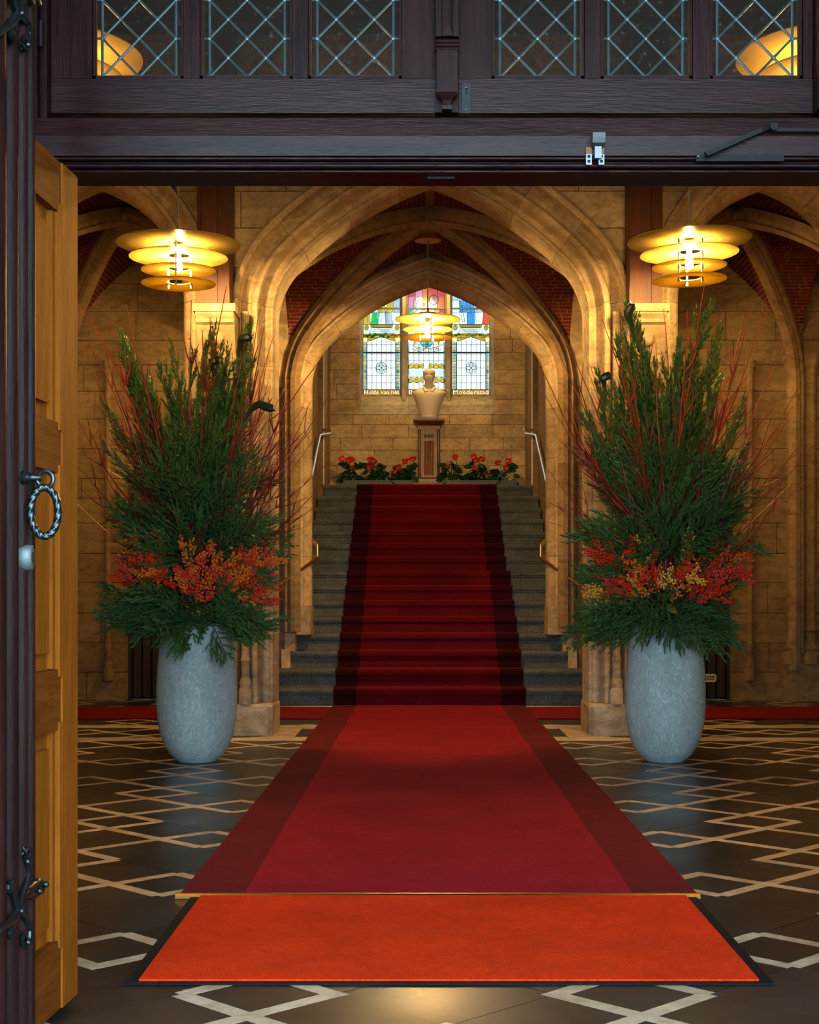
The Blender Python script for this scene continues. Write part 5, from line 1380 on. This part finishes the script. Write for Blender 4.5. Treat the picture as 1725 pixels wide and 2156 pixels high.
stack('neck_frieze', M_ped2, [(23*K, zq(906)), (23.5*K, zq(900)), (23.5*K, zq(898)), (25*K, zq(897))])
stack('cap', M_ped, [(25*K, zq(899)), (29*K, zq(894)), (31*K, zq(892)), (33*K, zq(889)), (33.5*K, ptop+0.0), (33.5*K, ptop)][:5])
for s in (-1, 1):
    xq = PXC+s*20*K; mb = MB(); mb.lathe([(0.022, LZ+0.12), (0.024, LZ+0.16), (0.016, LZ+0.18), (0.016, zq(920)), (0.022, zq(916)), (0.016, zq(912)), (0.024, zq(907))], (xq, DP-20*K, 0), 10); mb.build('corner_shaft', M_ped, pe, True)
    mb = MB(); mb.box(*sorted((PXC+s*10.5*K, PXC+s*12.5*K)), DP-23*K, DP-20*K, LZ+0.12, zq(908)); mb.build('panel_frame', M_ped2, pe)
for k in range(4):
    x0 = PXC-10*K+5*K*k; mb = MB(); mb.prism_z([(x0+0.3*K, DP-20*K), (x0+2.5*K, DP-22*K), (x0+4.7*K, DP-20*K)], LZ+0.16, zq(930)); mb.build('linenfold', M_ped2, pe)
for k in range(3):
    x0 = PXC-7*K+7*K*k; mb = MB(); mb.ball((x0, DP-20.5*K, zq(920)), (0.018, 0.012, 0.026), 8, 6); mb.build('carved_tracery', M_ped, pe, True)
for k in range(9):
    x0 = PXC-20*K+40*K*k/8; mb = MB(); mb.box(x0-0.006, x0+0.006, DP-24.4*K, DP-23*K, zq(904), zq(900)); mb.build('dentil', M_ped, pe)
# bust
bu = empty('bust', (PXC, DP, ptop), 'white marble bust of a person in a collared jacket on the pedestal', 'bust')
def ell(cx, cy, z, a, b_, n=28, f=None):
    out = []
    for i in range(n):
        t = 2*math.pi*i/n; r_ = 1+(f(t) if f else 0); out.append((PXC+cx+a*r_*math.cos(t), DP+cy+b_*r_*math.sin(t), ptop+z))
    return out
rs = []
def g_(t, c, w): 
    d = (t-c+math.pi) % (2*math.pi)-math.pi; return math.exp(-(d/w)**2)
FR = -math.pi/2
secs = [(0.0, 0, 0.118, 0.10), (0.05, 0, 0.119, 0.10), (0.062, 0, 0.116, 0.098), (0.07, 0, 0.120, 0.10), (0.12, 0, 0.134, 0.105), (0.20, 0, 0.160, 0.112), (0.27, 0, 0.186, 0.116), (0.32, 0, 0.212, 0.113), (0.350, 0.0, 0.226, 0.104), (0.368, 0.004, 0.222, 0.094), (0.384, 0.008, 0.200, 0.084), (0.400, 0.010, 0.165, 0.074), (0.416, 0.010, 0.126, 0.066), (0.430, 0.008, 0.094, 0.061), (0.443, 0.005, 0.072, 0.058), (0.458, 0.002, 0.058, 0.056), (0.472, 0.0, 0.054, 0.055)]
for z, cy, a, b_ in secs: rs.append(ell(0, cy, z, a, b_))
head = [(0.475, -0.012, 0.052, 0.062, 0), (0.488, -0.022, 0.054, 0.074, 0.06), (0.503, -0.022, 0.060, 0.082, 0.05), (0.517, -0.020, 0.065, 0.086, 0.02), (0.528, -0.018, 0.068, 0.088, 0.06), (0.542, -0.014, 0.071, 0.088, 0.22), (0.556, -0.012, 0.073, 0.089, 0.17), (0.570, -0.010, 0.075, 0.091, 0.06), (0.580, -0.010, 0.077, 0.094, 0.05), (0.595, -0.008, 0.079, 0.096, 0.0), (0.612, -0.006, 0.080, 0.098, 0), (0.628, -0.002, 0.076, 0.095, 0), (0.642, 0.002, 0.064, 0.084, 0), (0.652, 0.004, 0.042, 0.058, 0), (0.656, 0.004, 0.012, 0.02, 0)]
for z, cy, a, b_, nose in head:
    def f(t, nose=nose, z=z):
        v = nose*g_(t, FR, 0.16)
        if 0.562 < z < 0.575: v -= 0.07*(g_(t, FR-0.38, 0.2)+g_(t, FR+0.38, 0.2))
        if 0.575 < z < 0.59: v += 0.04*g_(t, FR, 0.6)
        if 0.51 < z < 0.522: v -= 0.02*g_(t, FR, 0.3)
        if z > 0.585: v += 0.03*min(1, (z-0.585)/0.03)*(1-g_(t, FR, 0.8))+0.012*math.sin(9*t+z*60)
        if 0.535 < z < 0.58: v += 0.10*(g_(t, 0, 0.22)+g_(t, math.pi, 0.22))
        return v
    rs.append(ell(0.0, cy, z+0.008, a, b_, 28, f))
mb = MB(); mb.rings(rs); o = mb.build('figure', M_marble, bu, True)
sd = o.modifiers.new('smooth', 'SUBSURF'); sd.levels = 1; sd.render_levels = 1
mb = MB()
for s in (-1, 1):
    mb.hexa([(PXC+s*x, DP+y, ptop+z) for x, y, z in ((0.006, -0.092, 0.372), (0.06, -0.076, 0.445), (0.078, -0.06, 0.44), (0.05, -0.098, 0.36), (0.006, -0.100, 0.372), (0.06, -0.084, 0.448), (0.086, -0.066, 0.442), (0.052, -0.108, 0.36))])
mb.build('collar', M_marble, bu)
for s in (-1, 1):
    mb = MB(); mb.ball((PXC+s*0.17, DP+0.0, ptop+0.392), (0.058, 0.045, 0.012), 10, 6); mb.build('shoulder_strap', M_marble, bu, True)
# troughs and plants
DT = 18.72
def heart(n=10):
    pts = []
    for i in range(n+1):
        t = math.pi*i/n; x = 0.55*math.sin(t)**0.8*(1.15-0.62*(1-math.cos(t))/2) if i not in (0, n) else 0; y = -0.12*math.sin(t*1.0)*0+1.0*(1-math.cos(t))/2-0.12*math.sin(t)*(1 if i < n/2 else 0); pts.append((x, y))
    return pts
def leaf_mesh(mat, nm, w=0.7, cup=0.15):
    hp = heart(); vs = []; fs = []; n = len(hp)
    for x, y in hp: vs += [(-x*w, 0.0+cup*abs(x)*0.6-0.12*y*y, y), (0, -0.12*y*y, y), (x*w, cup*abs(x)*0.6-0.12*y*y, y)]
    for i in range(n-1):
        fs += [(3*i, 3*i+1, 3*i+4, 3*i+3), (3*i+1, 3*i+2, 3*i+5, 3*i+4)]
    mb = MB(); mb.add(vs, fs); return mb.mesh(nm, mat, True)
ML, MS = leaf_mesh(M_aleaf, 'leaf'), leaf_mesh(M_spathe, 'spathe', 0.85, 0.1)
mb = MB(); mb.tube([(0, -0.02, 0.1), (0, -0.10, 0.35), (0, -0.13, 0.62)], [0.05, 0.05, 0.03], 6); MSX = mb.mesh('spadix', M_spadix, True)
def trough(px0, px1, lab):
    x0, x1 = XP(px0, DT), XP(px1, DT); z1 = ZP(1011, DT-0.1)
    e = empty('plant_trough', ((x0+x1)/2, DT, LZ), lab, 'planter', 'grey troughs at the stair head')
    mb = MB(); t = 0.01
    mb.box(x0, x1, DT-0.1, DT-0.1+t, LZ+0.001, z1); mb.box(x0, x1, DT+0.1-t, DT+0.1, LZ+0.001, z1); mb.box(x0, x0+t, DT-0.09, DT+0.09, LZ+0.001, z1); mb.box(x1-t, x1, DT-0.09, DT+0.09, LZ+0.001, z1); mb.box(x0+t, x1-t, DT-0.09, DT+0.09, LZ+0.001, LZ+0.02); mb.build('trough_body', M_trough, e)
    mb = MB(); mb.box(x0+t, x1-t, DT-0.09, DT+0.09, LZ+0.02, z1-0.02); mb.build('soil', M_rubber, e)
    return z1
tz = trough(724, 867, 'dark grey plant trough left of the pedestal'); trough(938, 1087, 'dark grey plant trough right of the pedestal')
def anthurium(px, hpx, nfl, lab, seed):
    rr = random.Random(seed); x = XP(px, DT); hh = hpx*DT/F
    e = empty('anthurium', (x, DT, tz-0.03), lab, 'plant', 'red anthuriums at the stair head')
    stm = MB()
    nl = 34 if hpx > 34 else 20
    for k in range(nl):
        az = rr.uniform(0, 6.28); el = rr.uniform(0.1, 1.0); rad = rr.uniform(0.02, 0.12); z = hh*rr.uniform(0.12, 0.86)
        p = Vector((math.cos(az)*rad, math.sin(az)*rad*0.7, z)); stm.tube([(0, 0, 0), tuple(p*0.5+Vector((0, 0, z*0.25))), tuple(p)], 0.0028, 4)
        d = Vector((math.cos(az), math.sin(az)*0.7-0.35, rr.uniform(-0.9, 0.2)))
        inst('leaf', ML, e, p, aim(d, rr.uniform(-0.6, 0.6)), rr.uniform(0.075, 0.125))
    for k in range(nfl):
        az = rr.uniform(0, 6.28); p = Vector((rr.uniform(-0.09, 0.09), rr.uniform(-0.08, 0.02), hh*(rr.uniform(0.86, 1.0) if k < nfl-1 else rr.uniform(0.5, 0.7))))
        stm.tube([(0, 0, 0), (p.x*0.4, p.y*0.4, p.z*0.5), tuple(p)], 0.003, 4)
        d = Vector((rr.choice([-1, 1])*rr.uniform(0.4, 1), -0.5, rr.uniform(-0.1, 0.55)))
        o = inst('flower', MS, e, p, aim(d, rr.uniform(-0.4, 0.4)), rr.uniform(0.085, 0.105)); inst('spadix', MSX, o)
    me = stm.mesh('stems', M_aleaf); inst('stems', me, e)
for i, (px, hp, nf, lab) in enumerate(((739, 52, 4, 'red anthurium at the left end of the left trough'), (787, 46, 4, 'red anthurium second from the left in the left trough'), (819, 30, 1, 'small leafy anthurium third in the left trough'), (850, 50, 4, 'red anthurium in the left trough nearest the pedestal'),
        (950, 51, 2, 'red anthurium in the right trough nearest the pedestal'), (1002, 52, 4, 'red anthurium second in the right trough'), (1030, 32, 1, 'small leafy anthurium third in the right trough'), (1061, 46, 3, 'red anthurium at the right end of the right trough'))):
    anthurium(px, hp, nf, lab, 700+i)
